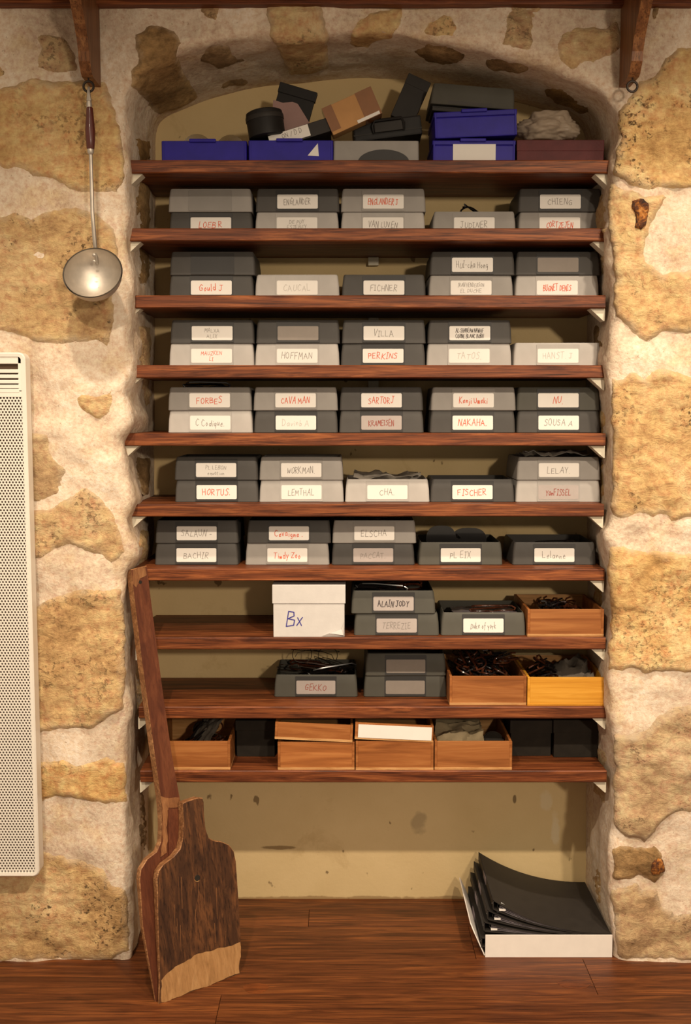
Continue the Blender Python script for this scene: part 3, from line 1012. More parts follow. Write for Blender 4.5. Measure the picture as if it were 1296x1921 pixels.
def tray(x0, x1, si, Y, level, kind, card, text, ink, stack, where, yrow, d_=0.185):
    global tray_n
    tray_n += 1
    a, b = P(x0, yrow, Y), P(x1, yrow, Y)
    z = SZ[si] + level * TPITCH + (0.0004 if level else 0.0)
    w_ = b.x - a.x
    e = empty('plastic_tray', ((a.x + b.x) / 2, Y, z), (0, 0, math.radians(random.uniform(-0.5, 0.5))))
    mk, hk, word = KIND[kind]
    body = tray_mesh(w_, d_, TRH).build('body', M[mk], e, smooth=True)
    tilt = -math.atan(0.0030 / (TRH * .6))
    zc = 0.0262
    yc = 0.0012
    hol = MB()
    pr = rrect(-0.0535, 0.0535, -0.024, 0.0275, 0.0015, 2)
    hol.loops([[(p[0], 0.0004, p[1]) for p in pr], [(p[0], -0.0006, p[1]) for p in pr]])
    h = hol.build('label_pocket', M[hk], e)
    h.location = (0, yc, zc)
    h.rotation_euler = (tilt, 0, 0)
    lw = ''
    if card:
        pr = rrect(-0.0505, 0.0505, -0.0175, 0.0175, 0.003, 3)
        c = MB().loops([[(p[0], -0.0005, p[1]) for p in pr], [(p[0], -0.0011, p[1]) for p in pr]]).build(
            'label_card', M[{'w': 'card', 'g': 'cardg', 'd': 'cardd'}[card]], e)
        c.location = (0, yc, zc - 0.001)
        c.rotation_euler = (tilt, 0, 0)
        if text:
            mi, wt = INK[ink]
            lettering(text, random.Random(tray_n).uniform(0.064, 0.080), 0.028 if len(text) > 1 else 0.0215, wt * (0.62 if len(text) > 1 else 0.95), M[mi], c, tray_n, y=-0.0014)
            lw = {'r': 'with red-lettered card', 'd': 'with dull red-lettered card', 'g': 'with grey-lettered card', 'n': 'with faintly lettered card',
                  'k': 'with black-lettered card'}[ink]
        else:
            lw = 'with blank grey card'
    else:
        lw = 'with empty label pocket'
    lev = {2: ('lower' if level == 0 else 'upper') + ' in', 1: 'alone as'}[where]
    tag(e, '%s tray %s, %s %s stack from ladle, %s shelf' % (word, lw, lev, COUNTW[stack], ORD[si]), 'tray', 'plastic trays on the niche shelves')
    return e


# rows: shelf index, front Y, pixel row, stacks of (x0, x1, kind, card, text, ink), lower first
ROWS = [
    (1, 0.10, 425, [
        [(317, 474, 'd', 'w', ['LOEB R'], 'r'), (315, 473, 'm', None, None, None)],
        [(478, 636, 'f', 'w', ['DE PUY', 'ESTEBEY'], 'g'), (479, 637, 'd', 'w', ['ENGLANDER'], 'g')],
        [(639, 798, 'f', 'w', ['VAN LUVEN'], 'g'), (639, 799, 'm', 'w', ['ENGLANDER J'], 'r')],
        [(811, 968, 'm', 'w', ['JUDINER'], 'g')],
        [(972, 1128, 'm', 'w', ['CORTZEJEN'], 'r'), (972, 1130, 'd', 'w', ['CHIENG'], 'g')]]),
    (2, 0.065, 553, [
        [(317, 476, 'd', 'w', ['Gould J'], 'r'), (318, 479, 'd', None, None, None)],
        [(478, 637, 'f', 'w', ['CAUCAL'], 'n')],
        [(641, 799, 'd', 'w', ['FICHNER'], 'g')],
        [(804, 963, 'm', 'w', ['IRAN HENDERSON', 'EL DUCHE'], 'g'), (806, 966, 'd', 'w', ['HUI-cha Hong'], 'g')],
        [(966, 1124, 'f', 'w', ['BUGNET DENIS'], 'r'), (967, 1126, 'd', 'd', None, None)]]),
    (3, 0.058, 684, [
        [(317, 477, 'f', 'w', ['MAUZKEN', 'LI'], 'r'), (319, 477, 'd', 'w', ['MALXA', 'ALIX'], 'g')],
        [(478, 637, 'f', 'w', ['HOFFMAN'], 'g'), (480, 638, 'd', 'd', None, None)],
        [(639, 798, 'd', 'w', ['PERKINS'], 'r'), (641, 799, 'd', 'w', ['VILLA'], 'g')],
        [(800, 960, 'f', 'w', ['TATOS.'], 'n'), (802, 960, 'd', 'w', ['AL-SHABEAN NAWAF', 'CORNE BLANC BOBH'], 'k')],
        [(963, 1130, 'f', 'w', ['HANST. J'], 'n')]]),
    (4, 0.06, 811, [
        [(315, 474, 'f', 'w', ['C Codique.'], 'g'), (315, 472, 'm', 'w', ['FORBES'], 'r')],
        [(476, 634, 'd', 'w', ['Davinb A'], 'n'), (475, 634, 'm', 'w', ['CAVA MAN'], 'r')],
        [(636, 795, 'd', 'g', ['KRAMEISEN'], 'd'), (637, 794, 'd', 'w', ['SARTORJ'], 'r')],
        [(806, 967, 'd', 'w', ['NAKAHA.'], 'r'), (808, 968, 'm', 'w', ['Kenji Umeki'], 'r')],
        [(969, 1126, 'd', 'w', ['SOUSA A'], 'g'), (969, 1125, 'e', 'w', ['NU.'], 'r')]]),
    (5, 0.06, 941, [
        [(328, 485, 'd', 'w', ['HORTUS.'], 'r'), (327, 484, 'd', 'w', ['PL LEBON', 'equation'], 'g')],
        [(486, 645, 'f', 'w', ['LEMTHAL'], 'g'), (486, 644, 'm', 'w', ['WORKMAN.'], 'g')],
        [(647, 806, 'f', 'w', ['CHA.'], 'g')],
        [(807, 965, 'd', 'w', ['FISCHER'], 'r')],
        [(967, 1127, 'f', 'g', ['YanFISSEL'], 'd'), (969, 1127, 'm', 'w', ['LELAY.'], 'g')]]),
    (6, 0.065, 1059, [
        [(290, 447, 'd', 'w', ['BACHIR'], 'g'), (291, 447, 'd', 'w', ['SALAUN -'], 'g')],
        [(460, 618, 'm', 'w', ['Timdy Zoo'], 'r'), (463, 621, 'd', 'w', ['Cevaigne .'], 'r')],
        [(622, 778, 'd', 'g', ['PACCAT.'], 'g'), (623, 781, 'm', 'w', ['ELSCHA'], 'g')],
        [(785, 943, 'e', 'w', ['PL EIX'], 'g')],
        [(961, 1118, 'd', 'w', ['Lelanne'], 'g')]]),
    (7, 0.025, 1193, [
        None,
        [(664, 824, 'e', 'g', ['TERREZIE'], 'g'), (659, 817, 'e', 'g', ['ALAIN JODY'], 'k')],
        [(827, 986, 'e', 'w', ['Duke of york'], 'g')]]),
    (8, 0.094, 1308, [
        [(514, 671, 'e', 'g', ['GEKKO'], 'd')],
        [(682, 838, 'e', 'd', None, None), (685, 837, 'e', 'd', None, None)]]),
]
TR = {}
for si, Y, yrow, stacks in ROWS:
    for k, stk in enumerate(stacks):
        if not stk:
            continue
        for lv, (x0, x1, kd, cd_, tx, ik) in enumerate(stk):
            yy = yrow - 43 * lv
            TR[(si, k, lv)] = tray(x0, x1, si, Y, lv, kd, cd_, tx, ik, k, len(stk), yy)

# ------------------------------------------------------------------ wooden drawers
def drawer(x0, x1, y_top, y_bot, si, Y, d_, label, mat='drawer', extra=None, roll=0.0, z=None, back_only=False):
    a, b = P(x0, y_bot, Y), P(x1, y_bot, Y)
    top = P(x0, y_top, Y)
    z0 = SZ[si] if z is None else z
    h = top.z - a.z
    w_ = b.x - a.x
    e = empty('wooden_drawer', ((a.x + b.x) / 2, Y, z0), (0, math.radians(roll), 0))
    t = 0.0065
    x = w_ / 2
    MB().box(-x + t, x - t, 0, t, 0.004, h, bev=0.0008).build('front_panel', M[mat], e)
    MB().box(-x + t, x - t, d_ - t, d_, 0.004, h, bev=0.0008).build('back_panel', M['drawer_in'], e)
    for s in (-1, 1):
        MB().box(min(s * x, s * (x - t)), max(s * x, s * (x - t)), 0, d_, 0.004, h, bev=0.0008).build('side_panel', M[mat], e)
    MB().box(-x, x, 0, d_, 0.0, 0.004, bev=0.0006).build('base_panel', M['drawer_edge' if mat == 'drawer' else mat], e)
    MB().box(-x, x, -0.0004, 0.002, 0.0035, 0.0065).build('worn_edge', M['drawer_edge' if mat == 'drawer' else mat], e)
    tag(e, label, 'drawer', 'wooden drawers on the lower shelves')
    return e, w_, h


D1 = drawer(989, 1132, 1142, 1193, 7, 0.012, 0.225, 'open wooden drawer beside grey trays, holding dark frames, eighth shelf')
D2 = drawer(843, 987, 1268, 1322, 8, 0.016, 0.255, 'reddish wooden drawer heaped full of dark spectacle frames')
D3 = drawer(989, 1137, 1271, 1324, 8, 0.010, 0.255, 'bright yellow varnished wooden drawer with frames and grey cloth', 'drawer_y')
D4 = drawer(290, 432, 1391, 1444, 9, 0.008, 0.25, 'open wooden drawer behind the peel handle on the lowest shelf')
D5 = drawer(521, 665, 1392, 1444, 9, 0.008, 0.25, 'wooden drawer under a tilted drawer, beside the small black box')
D6 = drawer(667, 813, 1391, 1445, 9, 0.006, 0.25, 'wooden drawer under the tilted drawer with the white front')
D7 = drawer(815, 960, 1391, 1444, 9, 0.008, 0.25, 'open wooden drawer holding crumpled olive cloth, lowest shelf')
zt5 = SZ[9] + D5[2]
# shallow drawers lying tilted on the two closed ones
for (x0, x1, yt, yb, white, lab) in ((515, 661, 1353, 1385, False, 'shallow wooden drawer lying tilted on another, plain brown front'),
                                     (665, 812, 1354, 1385, True, 'shallow wooden drawer lying tilted on another, white card on front')):
    dd = drawer(x0, x1, yt, yb, 9, 0.004, 0.24, lab, roll=2.6, z=zt5 + 0.0045)
    if white:
        MB().box(-dd[1] / 2 + 0.008, dd[1] / 2 - 0.004, -0.0016, 0.0, 0.005, dd[2] - 0.004).build('front_card', M['card'], dd[0])

# ------------------------------------------------------------------ spectacle frames
def glasses_mesh(kind, fold, seed):
    r = random.Random(seed)
    fr_ = MB()
    rw, rh = r.uniform(.023, .027), r.uniform(.017, .024)
    th = {'ac': 0.0024, 'wire': 0.0010}[kind]
    for s in (-1, 1):
        cx = s * (rw + 0.009)
        fr_.tube([(cx + rw * math.copysign(abs(math.cos(a)) ** .8, math.cos(a)), 0, rh * math.copysign(abs(math.sin(a)) ** .8, math.sin(a)))
                  for a in [2 * math.pi * k / 18 for k in range(18)]], th, 5, closed=True)
    fr_.tube([(-0.010, 0, rh * .4), (-0.004, -.002, rh * .62), (0.004, -.002, rh * .62), (0.010, 0, rh * .4)], th, 5)
    tm = []
    for s in (-1, 1):
        x = s * (2 * rw + 0.010)
        m = MB()
        if fold:
            m.tube([(x, 0, rh * .5), (x + s * .004, .005, rh * .5), (x * .9, .009 + .003 * s, rh * .45), (-x * .35, .011 + .003 * s, rh * .35),
                    (-x * .75, .011 + .003 * s, rh * .0), (-x * .85, .010 + .003 * s, -rh * .5)], [th, th * 1.2, th, th, th, th], 5)
        else:
            m.tube([(x, 0, rh * .5), (x + s * .004, .006, rh * .5), (x + s * .003, .06, rh * .5), (x, .10, rh * .4), (x - s * .004, .125, -rh * .1),
                    (x - s * .006, .138, -rh * .9)], [th, th * 1.2, th, th, th * 1.2, th], 5)
        tm.append(m)
    ln = []
    for s in (-1, 1):
        cx = s * (rw + 0.009)
        pts = [(cx + rw * math.copysign(abs(math.cos(a)) ** .8, math.cos(a)), rh * math.copysign(abs(math.sin(a)) ** .8, math.sin(a)))
               for a in [2 * math.pi * k / 18 for k in range(18)]]
        ln.append(MB().loops([[(p[0], -.0004, p[1]) for p in pts], [(p[0], .0004, p[1]) for p in pts]]))
    return fr_, tm, ln


def glasses_proto(kind, mat, fold, lens, seed):
    fr_, tm, ln = glasses_mesh(kind, fold, seed)
    e = empty('spectacles', (0, 0, 0))
    fr_.build('rims', M[mat], e, smooth=True)
    for m in tm:
        m.build('temple', M[mat], e, smooth=True)
    if lens:
        for m in ln:
            m.build('lens', M[lens], e)
    return e


def copy_tree(o, parent=None):
    c = o.copy()
    col.objects.link(c)
    c.parent = parent
    for ch in list(o.children):
        copy_tree(ch, c)
    return c


GP = [glasses_proto('ac', 'tort', True, None, 1), glasses_proto('ac', 'blackac', True, 'lens', 2), glasses_proto('ac', 'tort', True, None, 3),
      glasses_proto('ac', 'blackac', True, None, 4), glasses_proto('wire', 'wire', True, None, 5)]
gused = [False] * len(GP)


def put_glasses(k, loc, rot, label, group):
    if gused[k]:
        e = copy_tree(GP[k])
    else:
        e = GP[k]
        gused[k] = True
    e.location = loc
    e.rotation_euler = tuple(math.radians(a) for a in rot)
    word = {0: 'brown', 1: 'black', 2: 'brown', 3: 'black', 4: 'thin wire'}[k]
    label = label.replace('dark spectacle', word + ' spectacle').replace('black spectacle', word + ' spectacle')
    if label.startswith('spectacle'):
        label = word + ' ' + label
    tag(e, label, 'spectacles', group)
    return e


# frames heaped in the drawers
r = random.Random(11)


def heap(dr, n, zlo, zhi, label, group, kinds=(0, 1, 3, 2), x0=-.05, x1=.05, ylo=.05, yhi=.16, tiltx=(35, 80)):
    e, w_, h = dr
    for i in range(n):
        k = kinds[i % len(kinds)]
        x = e.location.x + x0 + (x1 - x0) * (i + .5) / n + r.uniform(-.008, .008)
        y = e.location.y + ylo + (yhi - ylo) * ((i * 0.618) % 1)
        z = e.location.z + r.uniform(zlo, zhi)
        put_glasses(k, (x, y, z), (r.uniform(*tiltx), r.uniform(-25, 25), r.uniform(55, 125) + (180 if i % 2 else 0)), label, group)


heap(D2, 24, .048, .096, 'dark spectacle frame heaped in the reddish wooden drawer', 'frames in the reddish drawer', x0=-.055, x1=.055, ylo=.088, yhi=.165, tiltx=(60, 120))
heap(D3, 6, .044, .072, 'dark spectacle frame in the yellow wooden drawer', 'frames in the yellow drawer', x0=-.055, x1=-.02, ylo=.088, yhi=.16, tiltx=(50, 100))
heap(D1, 9, .036, .050, 'dark spectacle frame in the drawer on the eighth shelf', 'frames in the eighth shelf drawer', x0=-.045, x1=.04, ylo=.085, yhi=.14, tiltx=(70, 110))
heap(D4, 5, .034, .056, 'dark spectacle frame in the drawer behind the peel', 'frames in the drawer behind the peel', x0=-.03, x1=.045, ylo=.088, yhi=.16, tiltx=(50, 90))


def in_tray(key, items, label, group):
    e = TR[key]
    for k, dx, dy, dz, rot in items:
        put_glasses(k, (e.location.x + dx, e.location.y + dy, e.location.z + dz), rot, label, group)


in_tray((8, 0, 0), [(4, -.045, .060, .052, (75, 10, 15)), (0, .01, .09, .050, (70, 5, -10)), (1, .04, .07, .048, (60, -5, 20)), (4, .05, .10, .055, (50, 12, -25)),
                    (0, -.02, .12, .050, (80, 0, 160)), (4, -.005, .10, .088, (2, 4, 5))],
        'spectacle frame heaped in tray with dull red lettering, ninth shelf', 'frames in the ninth shelf tray')
in_tray((7, 1, 1), [(1, -.03, .06, .050, (70, 5, 10)), (0, .02, .08, .052, (65, -8, -15))], 'spectacle frame in upper tray beside the white card box',
        'frames in the tray by the white box')
in_tray((7, 2, 0), [(0, .03, .08, .048, (80, 0, 10))], 'spectacle frame in single tray beside the wooden drawer, eighth shelf', None)
in_tray((6, 4, 0), [(3, .01, .06, .040, (80, 0, 20))], 'black spectacle frame lying in open tray, seventh shelf', None)
in_tray((6, 2, 1), [(3, .01, .07, .054, (85, 0, 10))], 'black spectacle frame on upper tray of third stack, seventh shelf', None)
in_tray((4, 0, 1), [(3, -.02, .09, .058, (80, 0, 20))], 'black spectacle frame on upper tray of first stack, fifth shelf', None)

# large dark sunglasses standing out of the single tray on the seventh shelf
e = TR[(6, 3, 0)]
sg = empty('sunglasses', (e.location.x - .012, e.location.y + .09, e.location.z + .045))
for dx, rx, rz_, yy in ((-.030, .040, .046, 0), (.045, .046, .038, .018)):
    pts = []
    for k in range(24):
        a = 2 * math.pi * k / 24
        pts.append((dx + rx * math.copysign(abs(math.cos(a)) ** .7, math.cos(a)), rz_ * math.copysign(abs(math.sin(a)) ** .75, math.sin(a)) * (1 if math.sin(a) > 0 else .6)))
    MB().loops([[(p[0], yy, p[1]) for p in pts], [(p[0], yy + .004, p[1]) for p in pts]]).build('lens', M['blackac'], sg)
MB().tube([(.005, 0.003, .012), (.012, .006, .020), (.02, .018, .012)], .003, 6).build('bridge', M['blackac'], sg)
tag(sg, 'large black sunglasses rising out of single tray, seventh shelf', 'sunglasses')

# crumpled film lying in the light trays of the sixth shelf
def sheet(name, mat, label, cat, cx, cy, cz, wx, wy, amp, seed, rot=(0, 0, 0), nx=16, ny=12, thick=0.0006, group=None):
    vs_, fs_ = [], []
    for s in (0, 1):
        for j in range(ny + 1):
            for i in range(nx + 1):
                u, v = i / nx - .5, j / ny - .5
                p = Vector((u * wx, v * wy, 0))
                h = amp * noise.fractal(Vector((u * 3.1 + seed, v * 3.1, seed * 2.3)), 0.8, 2.2, 4)
                vs_.append((p.x + .3 * h, p.y, h - s * thick))
    N = (nx + 1) * (ny + 1)
    for j in range(ny):
        for i in range(nx):
            a = j * (nx + 1) + i
            fs_.append((a, a + 1, a + nx + 2, a + nx + 1))
            fs_.append((N + a, N + a + nx + 1, N + a + nx + 2, N + a + 1))
    for i in range(nx):
        fs_.append((i, N + i, N + i + 1, i + 1))
        a = ny * (nx + 1) + i
        fs_.append((a, a + 1, N + a + 1, N + a))
    for j in range(ny):
        a = j * (nx + 1)
        fs_.append((a, a + nx + 1, N + a + nx + 1, N + a))
        a += nx
        fs_.append((a, N + a, N + a + nx + 1, a + nx + 1))
    o = MB().add(vs_, fs_).build(name, mat, None, smooth=True)
    o.location = (cx, cy, cz)
    o.rotation_euler = rot
    tag(o, label, cat, group)
    return o


for key, s, lab in (((5, 2, 0), 3, 'crumpled clear film lying on the single frosted tray, sixth shelf'), ((5, 4, 1), 5, 'crumpled clear film on top tray of the fifth stack, sixth shelf')):
    e = TR[key]
    sheet('plastic_film', M['clearf'], lab, 'film', e.location.x, e.location.y + .09, e.location.z + TRH + .006, .17, .13, .016, s)
e = TR[(7, 2, 0)]
sheet('paper_slip', M['pages'], 'thin paper sheet lying in single tray beside wooden drawer', 'paper', e.location.x + .01, e.location.y + .085, e.location.z + .048, .16, .12, .008, 9,
      (math.radians(-3), 0, 0))
e = D7[0]
sheet('olive_cloth', M['cloth'], 'crumpled olive lens cloth draped out of wooden drawer', 'cloth', e.location.x - .03, e.location.y + .055, e.location.z + .076, .115, .075, .018, 12,
      (math.radians(38), math.radians(-6), 0), thick=.002)
sheet('olive_cloth', M['cloth'], 'flat olive cloth lying behind the draped one in drawer', 'cloth', e.location.x - .025, e.location.y + .15, e.location.z + .090, .12, .10, .010, 14,
      (math.radians(8), math.radians(4), 0), thick=.002)
e = D3[0]
sheet('grey_cloth', M['cloth_g'], 'rumpled grey cloth in the yellow wooden drawer', 'cloth', e.location.x + .030, e.location.y + .10, e.location.z + .060, .095, .13, .02, 17,
      (math.radians(22), math.radians(-14), 0), thick=.002)
e = D4[0]
sheet('grey_cloth', M['cloth_g'], 'dark cloth pouch leaning in the drawer behind the peel', 'cloth', e.location.x + .02, e.location.y + .15, e.location.z + .065, .06, .13, .010, 19,
      (math.radians(20), math.radians(-10), math.radians(-20)), thick=.004)
# round case in the cloth drawer
e = D7[0]
rc = empty('round_case', (e.location.x + .060, e.location.y + .075, e.location.z + .048), (math.radians(62), math.radians(8), 0))
MB().lathe([(.020, -.006), (.0265, -.005), (.028, 0), (.0265, .005), (.020, .006)], 24).build('case_body', M['black_m'], rc, smooth=True)
MB().tube([(.0275 * math.cos(a), .0275 * math.sin(a), 0) for a in [2 * math.pi * k / 24 for k in range(24)]], .0016, 5, closed=True).build('case_rim', M['iron'], rc, smooth=True)
tag(rc, 'small round dark case standing in the olive cloth drawer', 'case')

# ------------------------------------------------------------------ lidded boxes
def lidded(name, x0, x1, y_top, y_seam, y_bot, si, Y, d_, mat, lidmat, label, cat, over=0.0025, z=None, group=None):
    a, b = P(x0, y_bot, Y), P(x1, y_bot, Y)
    zs, zt = P(x0, y_seam, Y).z - a.z, P(x0, y_top, Y).z - a.z
    e = empty(name, ((a.x + b.x) / 2, Y, SZ[si] if z is None else z))
    x = (b.x - a.x) / 2
    MB().box(-x + over, x - over, over, d_ - over, 0, zs + .004, bev=.0012).build('box_body', mat, e)
    MB().box(-x, x, 0, d_, zs, zt, bev=.0015).build('lid', lidmat, e)
    tag(e, label, cat, group)
    return e, x, zs, zt


wb, x, zs, zt = lidded('card_box', 511, 648, 1099, 1134, 1197, 7, 0.004, 0.20, M['white'], M['white'],
                       'white card box with lid and blue pen mark, eighth shelf', 'box')
lt = lettering(['Bx'], .060, .050, .0024, M['ink_blue'], wb, 5, y=0.0018, name='pen_mark')
lt.location = (-.034, 0, zs * .52)
# crushed bottom corner of the white box
MB().add([(x - .0026, .0010, .002), (x - .060, .0014, .002), (x - .010, .0000, .020), (x - .0026, -.0016, .042), (x - .040, -.0022, .010), (x - .006, -.004, .006)],
         [(1, 4, 2), (4, 5, 2), (5, 3, 2), (0, 5, 4, 1), (0, 3, 5)]).build('crushed_corner', M['white'], wb)

lidded('black_box', 442, 517, 1352, 1371, 1420, 9, 0.11, 0.12, M['black_m'], M['black_m'], 'small black card box beside drawer behind the peel', 'box')
lidded('black_box', 956, 1035, 1350, 1374, 1417, 9, 0.115, 0.13, M['black_m'], M['black_m'], 'black lidded card box beside the olive cloth drawer', 'box')
lidded('black_box', 1037, 1122, 1350, 1374, 1420, 9, 0.105, 0.13, M['black_m'], M['black_m'], 'black lidded card box against the stone jamb', 'box')

# ------------------------------------------------------------------ top shelf
def prop(name, px, py, Y, roll=0.0, yaw=0.0):
    c = P(px, py, Y)
    return empty(name, c, (0, math.radians(roll), math.radians(yaw)))


PXM = 2.68 / F   # metres per pixel near the shelf fronts


def blue_box(x0, x1, y_top, y_bot, Y, label, z=None, roll=0, tab=(0.33, 0.64), lid=True):
    a, b = P(x0, y_bot, Y), P(x1, y_bot, Y)
    h = P(x0, y_top, Y).z - a.z
    x = (b.x - a.x) / 2
    e = empty('blue_box', ((a.x + b.x) / 2, Y, SZ[0] if z is None else z), (0, math.radians(roll), 0))
    if lid:
        MB().box(-x + .001, x - .001, .001, .18, 0, h * .80, bev=.003).build('box_body', M['blue'], e)
        MB().box(-x, x, 0, .181, h * .80, h, bev=.002).build('lid', M['blue'], e)
    else:
        R = lambda i_, z: [(p[0], p[1], z) for p in rrect(-x + i_, x - i_, i_, .181 - i_, .004)]
        MB().loops([R(.0005, 0), R(0, .002), R(0, h - .001), R(.0008, h), R(.0028, h), R(.0032, .003)]).build('box_body', M['blue'], e)
    t0, t1 = -x + 2 * x * tab[0], -x + 2 * x * tab[1]
    MB().box(t0, t1, -.006, .004, h - .004, h + .004, bev=.002).build('catch_tab', M['blue'], e)
    for s in (-1, 1):
        MB().box(s * (x - .004) - .0022, s * (x - .004) + .0022, -.0012, .003, .001, h - .002, bev=.0008).build('corner_rib', M['blue'], e)
    tag(e, label, 'box', 'blue plastic boxes on the top shelf')
    return e, x, h


YT = 0.03
B1 = blue_box(303, 463, 258, 299, YT, 'open navy plastic box with amber lenses on the top shelf', lid=False)
B2 = blue_box(466, 625, 257, 299, YT, 'open navy plastic box with torn white paper triangle on front', lid=False)
tri = [(.0775 * 0 + P(577, 292, YT).x, P(577, 292, YT).z), (P(598, 293, YT).x, P(598, 293, YT).z), (P(596, 269, YT).x, P(596, 269, YT).z)]
ox, oz = B2[0].location.x, B2[0].location.z
MB().add([(p[0] - ox, yy, p[1] - oz) for yy in (.0004, -.0004) for p in tri], [(0, 1, 2), (5, 4, 3), (0, 3, 4, 1), (1, 4, 5, 2), (2, 5, 3, 0)]
         ).build('torn_paper', M['card'], B2[0])
B3 = blue_box(811, 967, 256, 298, YT, 'navy plastic box with white label under another navy box')
MB().box(-.052 + .001, .052, -.0008, .0002, .0008, B3[2] - .009).build('paper_label', M['card'], B3[0])
B4 = blue_box(815, 971, 203, 252, YT, 'navy plastic box tilted slightly on the labelled navy box', z=SZ[0] + B3[2] + .0085, roll=-2.4)

# grey open tray with round window
a, b = P(625, 297, YT), P(786, 297, YT)
h = P(625, 256, YT).z - a.z
e = empty('grey_box', ((a.x + b.x) / 2, YT, SZ[0]))
x = (b.x - a.x) / 2
MB().loops([[(p[0], p[1], 0) for p in rrect(-x, x, 0, .18, .006)], [(p[0], p[1], h) for p in rrect(-x + .001, x - .001, .001, .179, .006)],
            [(p[0], p[1], h) for p in rrect(-x + .004, x - .004, .004, .176, .005)], [(p[0], p[1], .003) for p in rrect(-x + .004, x - .004, .004, .176, .005)]]
           ).build('box_body', M['frostm'], e, smooth=True)
arc = [(.062 * math.cos(t), .030 * math.sin(t)) for t in [math.pi * k / 20 for k in range(21)]]
MB().loops([[(p[0] + .018, .0008, p[1] + .001) for p in arc], [(p[0] + .018, -.0012, p[1] + .001) for p in arc]]).build('round_window', M['holder_d'], e)
tag(e, 'translucent grey plastic box with half-round window, top shelf', 'box')
GB_top = SZ[0] + h

# maroon leatherette box
lidded('maroon_box', 969, 1133, 253, 274, 296, 0, YT, .17, M['maroon'], M['maroon'], 'maroon leatherette lidded box at end of top shelf', 'box', over=.0008)

# black case with handle lying on the grey box
e = prop('black_case', 728, 243, 0.088, roll=-7)
MB().box(-.086, .083, 0, .11, -.020, .026, bev=.004).build('case_body', M['black'], e)
MB().box(-.086, .083, -.001, .111, -.007, -.004).build('seam_band', M['charcoal'], e)
MB().tube([(-.036, -.004, -.006), (-.038, -.010, .010), (-.032, -.012, .022), (.034, -.012, .022), (.040, -.010, .010), (.038, -.004, -.006)], .0035, 6
          ).build('handle', M['black'], e, smooth=True)
MB().box(-.034, .036, -.010, -.002, -.006, .018, bev=.002).build('handle_plate', M['charcoal'], e)
tag(e, 'black hard case with carrying handle on translucent grey box', 'case')

# brown parcel taped box lying across
e = prop('cardboard_box', 660, 208, 0.036, roll=-24)
MB().box(-.064, .064, 0, .044, -.034, .034, bev=.0015).build('carton', M['cardboard'], e)
for x0, x1 in ((-.0646, -.040), (.022, .0646)):
    MB().box(x0, x1, -.0006, .0446, -.0346 if x1 > 0 else -.026, .0346).build('parcel_tape', M['tape'], e)
MB().box(.002, .060, -.0012, 0, -.0335, -.026).build('white_sticker', M['card'], e)
tag(e, 'small brown carton with parcel tape, tilted on black case', 'carton')

# tape cassette case with white handwritten spine
e = prop('cassette_case', 566, 246, 0.04, roll=-17)
MB().box(-.083, .068, 0, .10, -.020, .013, bev=.0015).build('case_body', M['charcoal'], e)
c = MB().box(-.082, .018, -.0008, 0, -.016, .0118).build('spine_label', M['card'], e)
lt = lettering(['ON / D.D'], .066, .016, .0010, M['ink_grey'], c, 77, y=-.0010)
lt.location = (-.024, 0, .002)
tag(e, 'dark cassette case with white handwritten spine on navy box', 'case')

# black folding case standing behind
e = prop('black_wallet', 552, 195, 0.11, roll=16)
MB().box(-.046, .046, 0, .016, -.050, .018, bev=.0015).build('lower_half', M['black'], e)
MB().box(-.048, .048, -.001, .018, .018, .042, bev=.0015).build('flap', M['black'], e)
tag(e, 'black folding case standing behind the mauve paper', 'case')
# mauve paper card
pl = [(508, 250), (512, 184), (530, 190), (548, 188), (558, 192), (570, 212), (584, 236), (588, 250)]
y0 = 0.095
pts = [P(a[0], a[1], y0) for a in pl]
cen = P(545, 250, y0)
MBp = MB().loops([[(p.x - cen.x, 0, p.z - cen.z) for p in pts], [(p.x - cen.x, .0012, p.z - cen.z) for p in pts]])
o = MBp.build('mauve_card', M['pinkpaper'])
o.location = cen
o.rotation_euler = (math.radians(-8), 0, 0)
tag(o, 'mauve paper card with curved edge leaning on black folding case', 'card')
# black lens cap / round pot lying
e = prop('round_pot', 498, 234, 0.06, roll=-8)
MB().lathe([(.040, -.032), (.0445, -.030), (.0455, .020), (.044, .028), (.038, .031), (.036, .028)], 32).build('pot_body', M['black'], e, smooth=True)
MB().lathe([(.0462, .008), (.0466, .009), (.0466, .018), (.0462, .019)], 32).build('pot_rim', M['charcoal'], e, smooth=True)
tag(e, 'round black pot beside the mauve paper on navy box', 'pot')
# black slab leaning at the back
e = prop('black_case', 773, 180, 0.14, roll=24)
MB().box(-.030, .030, 0, .022, -.064, .048, bev=.0015).build('case_body', M['charcoal'], e)
MB().box(-.0305, .0305, -.001, .010, .022, .048, bev=.0015).build('flap', M['charcoal'], e)
tag(e, 'narrow charcoal case leaning upright behind navy boxes', 'case')
# upturned grey tray on the blue boxes
e = empty('plastic_tray', P(886, 200, 0.05), (0, math.radians(4.5), 0))
tray_mesh(.205, .17, .050).build('body', M['smoke2'], e, smooth=True)
pr = rrect(-0.0535, 0.0535, -0.022, 0.022, 0.0015, 2)
h_ = MB().loops([[(p[0], 0.0004, p[1]) for p in pr], [(p[0], -0.0006, p[1]) for p in pr]]).build('label_pocket', M['smoke'], e)
h_.location = (-.006, .003, .025)
h_.rotation_euler = (-.11, 0, 0)
tag(e, 'empty smoke grey tray tilted on top of the navy boxes', 'tray')
e = prop('black_box', 862, 200, 0.06, roll=4.5)
MB().box(-.066, .062, 0, .12, -.014, -.002, bev=.0015).build('box_body', M['charcoal'], e)
MB().box(-.066, .062, -.001, .003, -.006, -.004).build('seam_band', M['black'], e)
tag(e, 'flat charcoal box between the smoke tray and navy box', 'box')
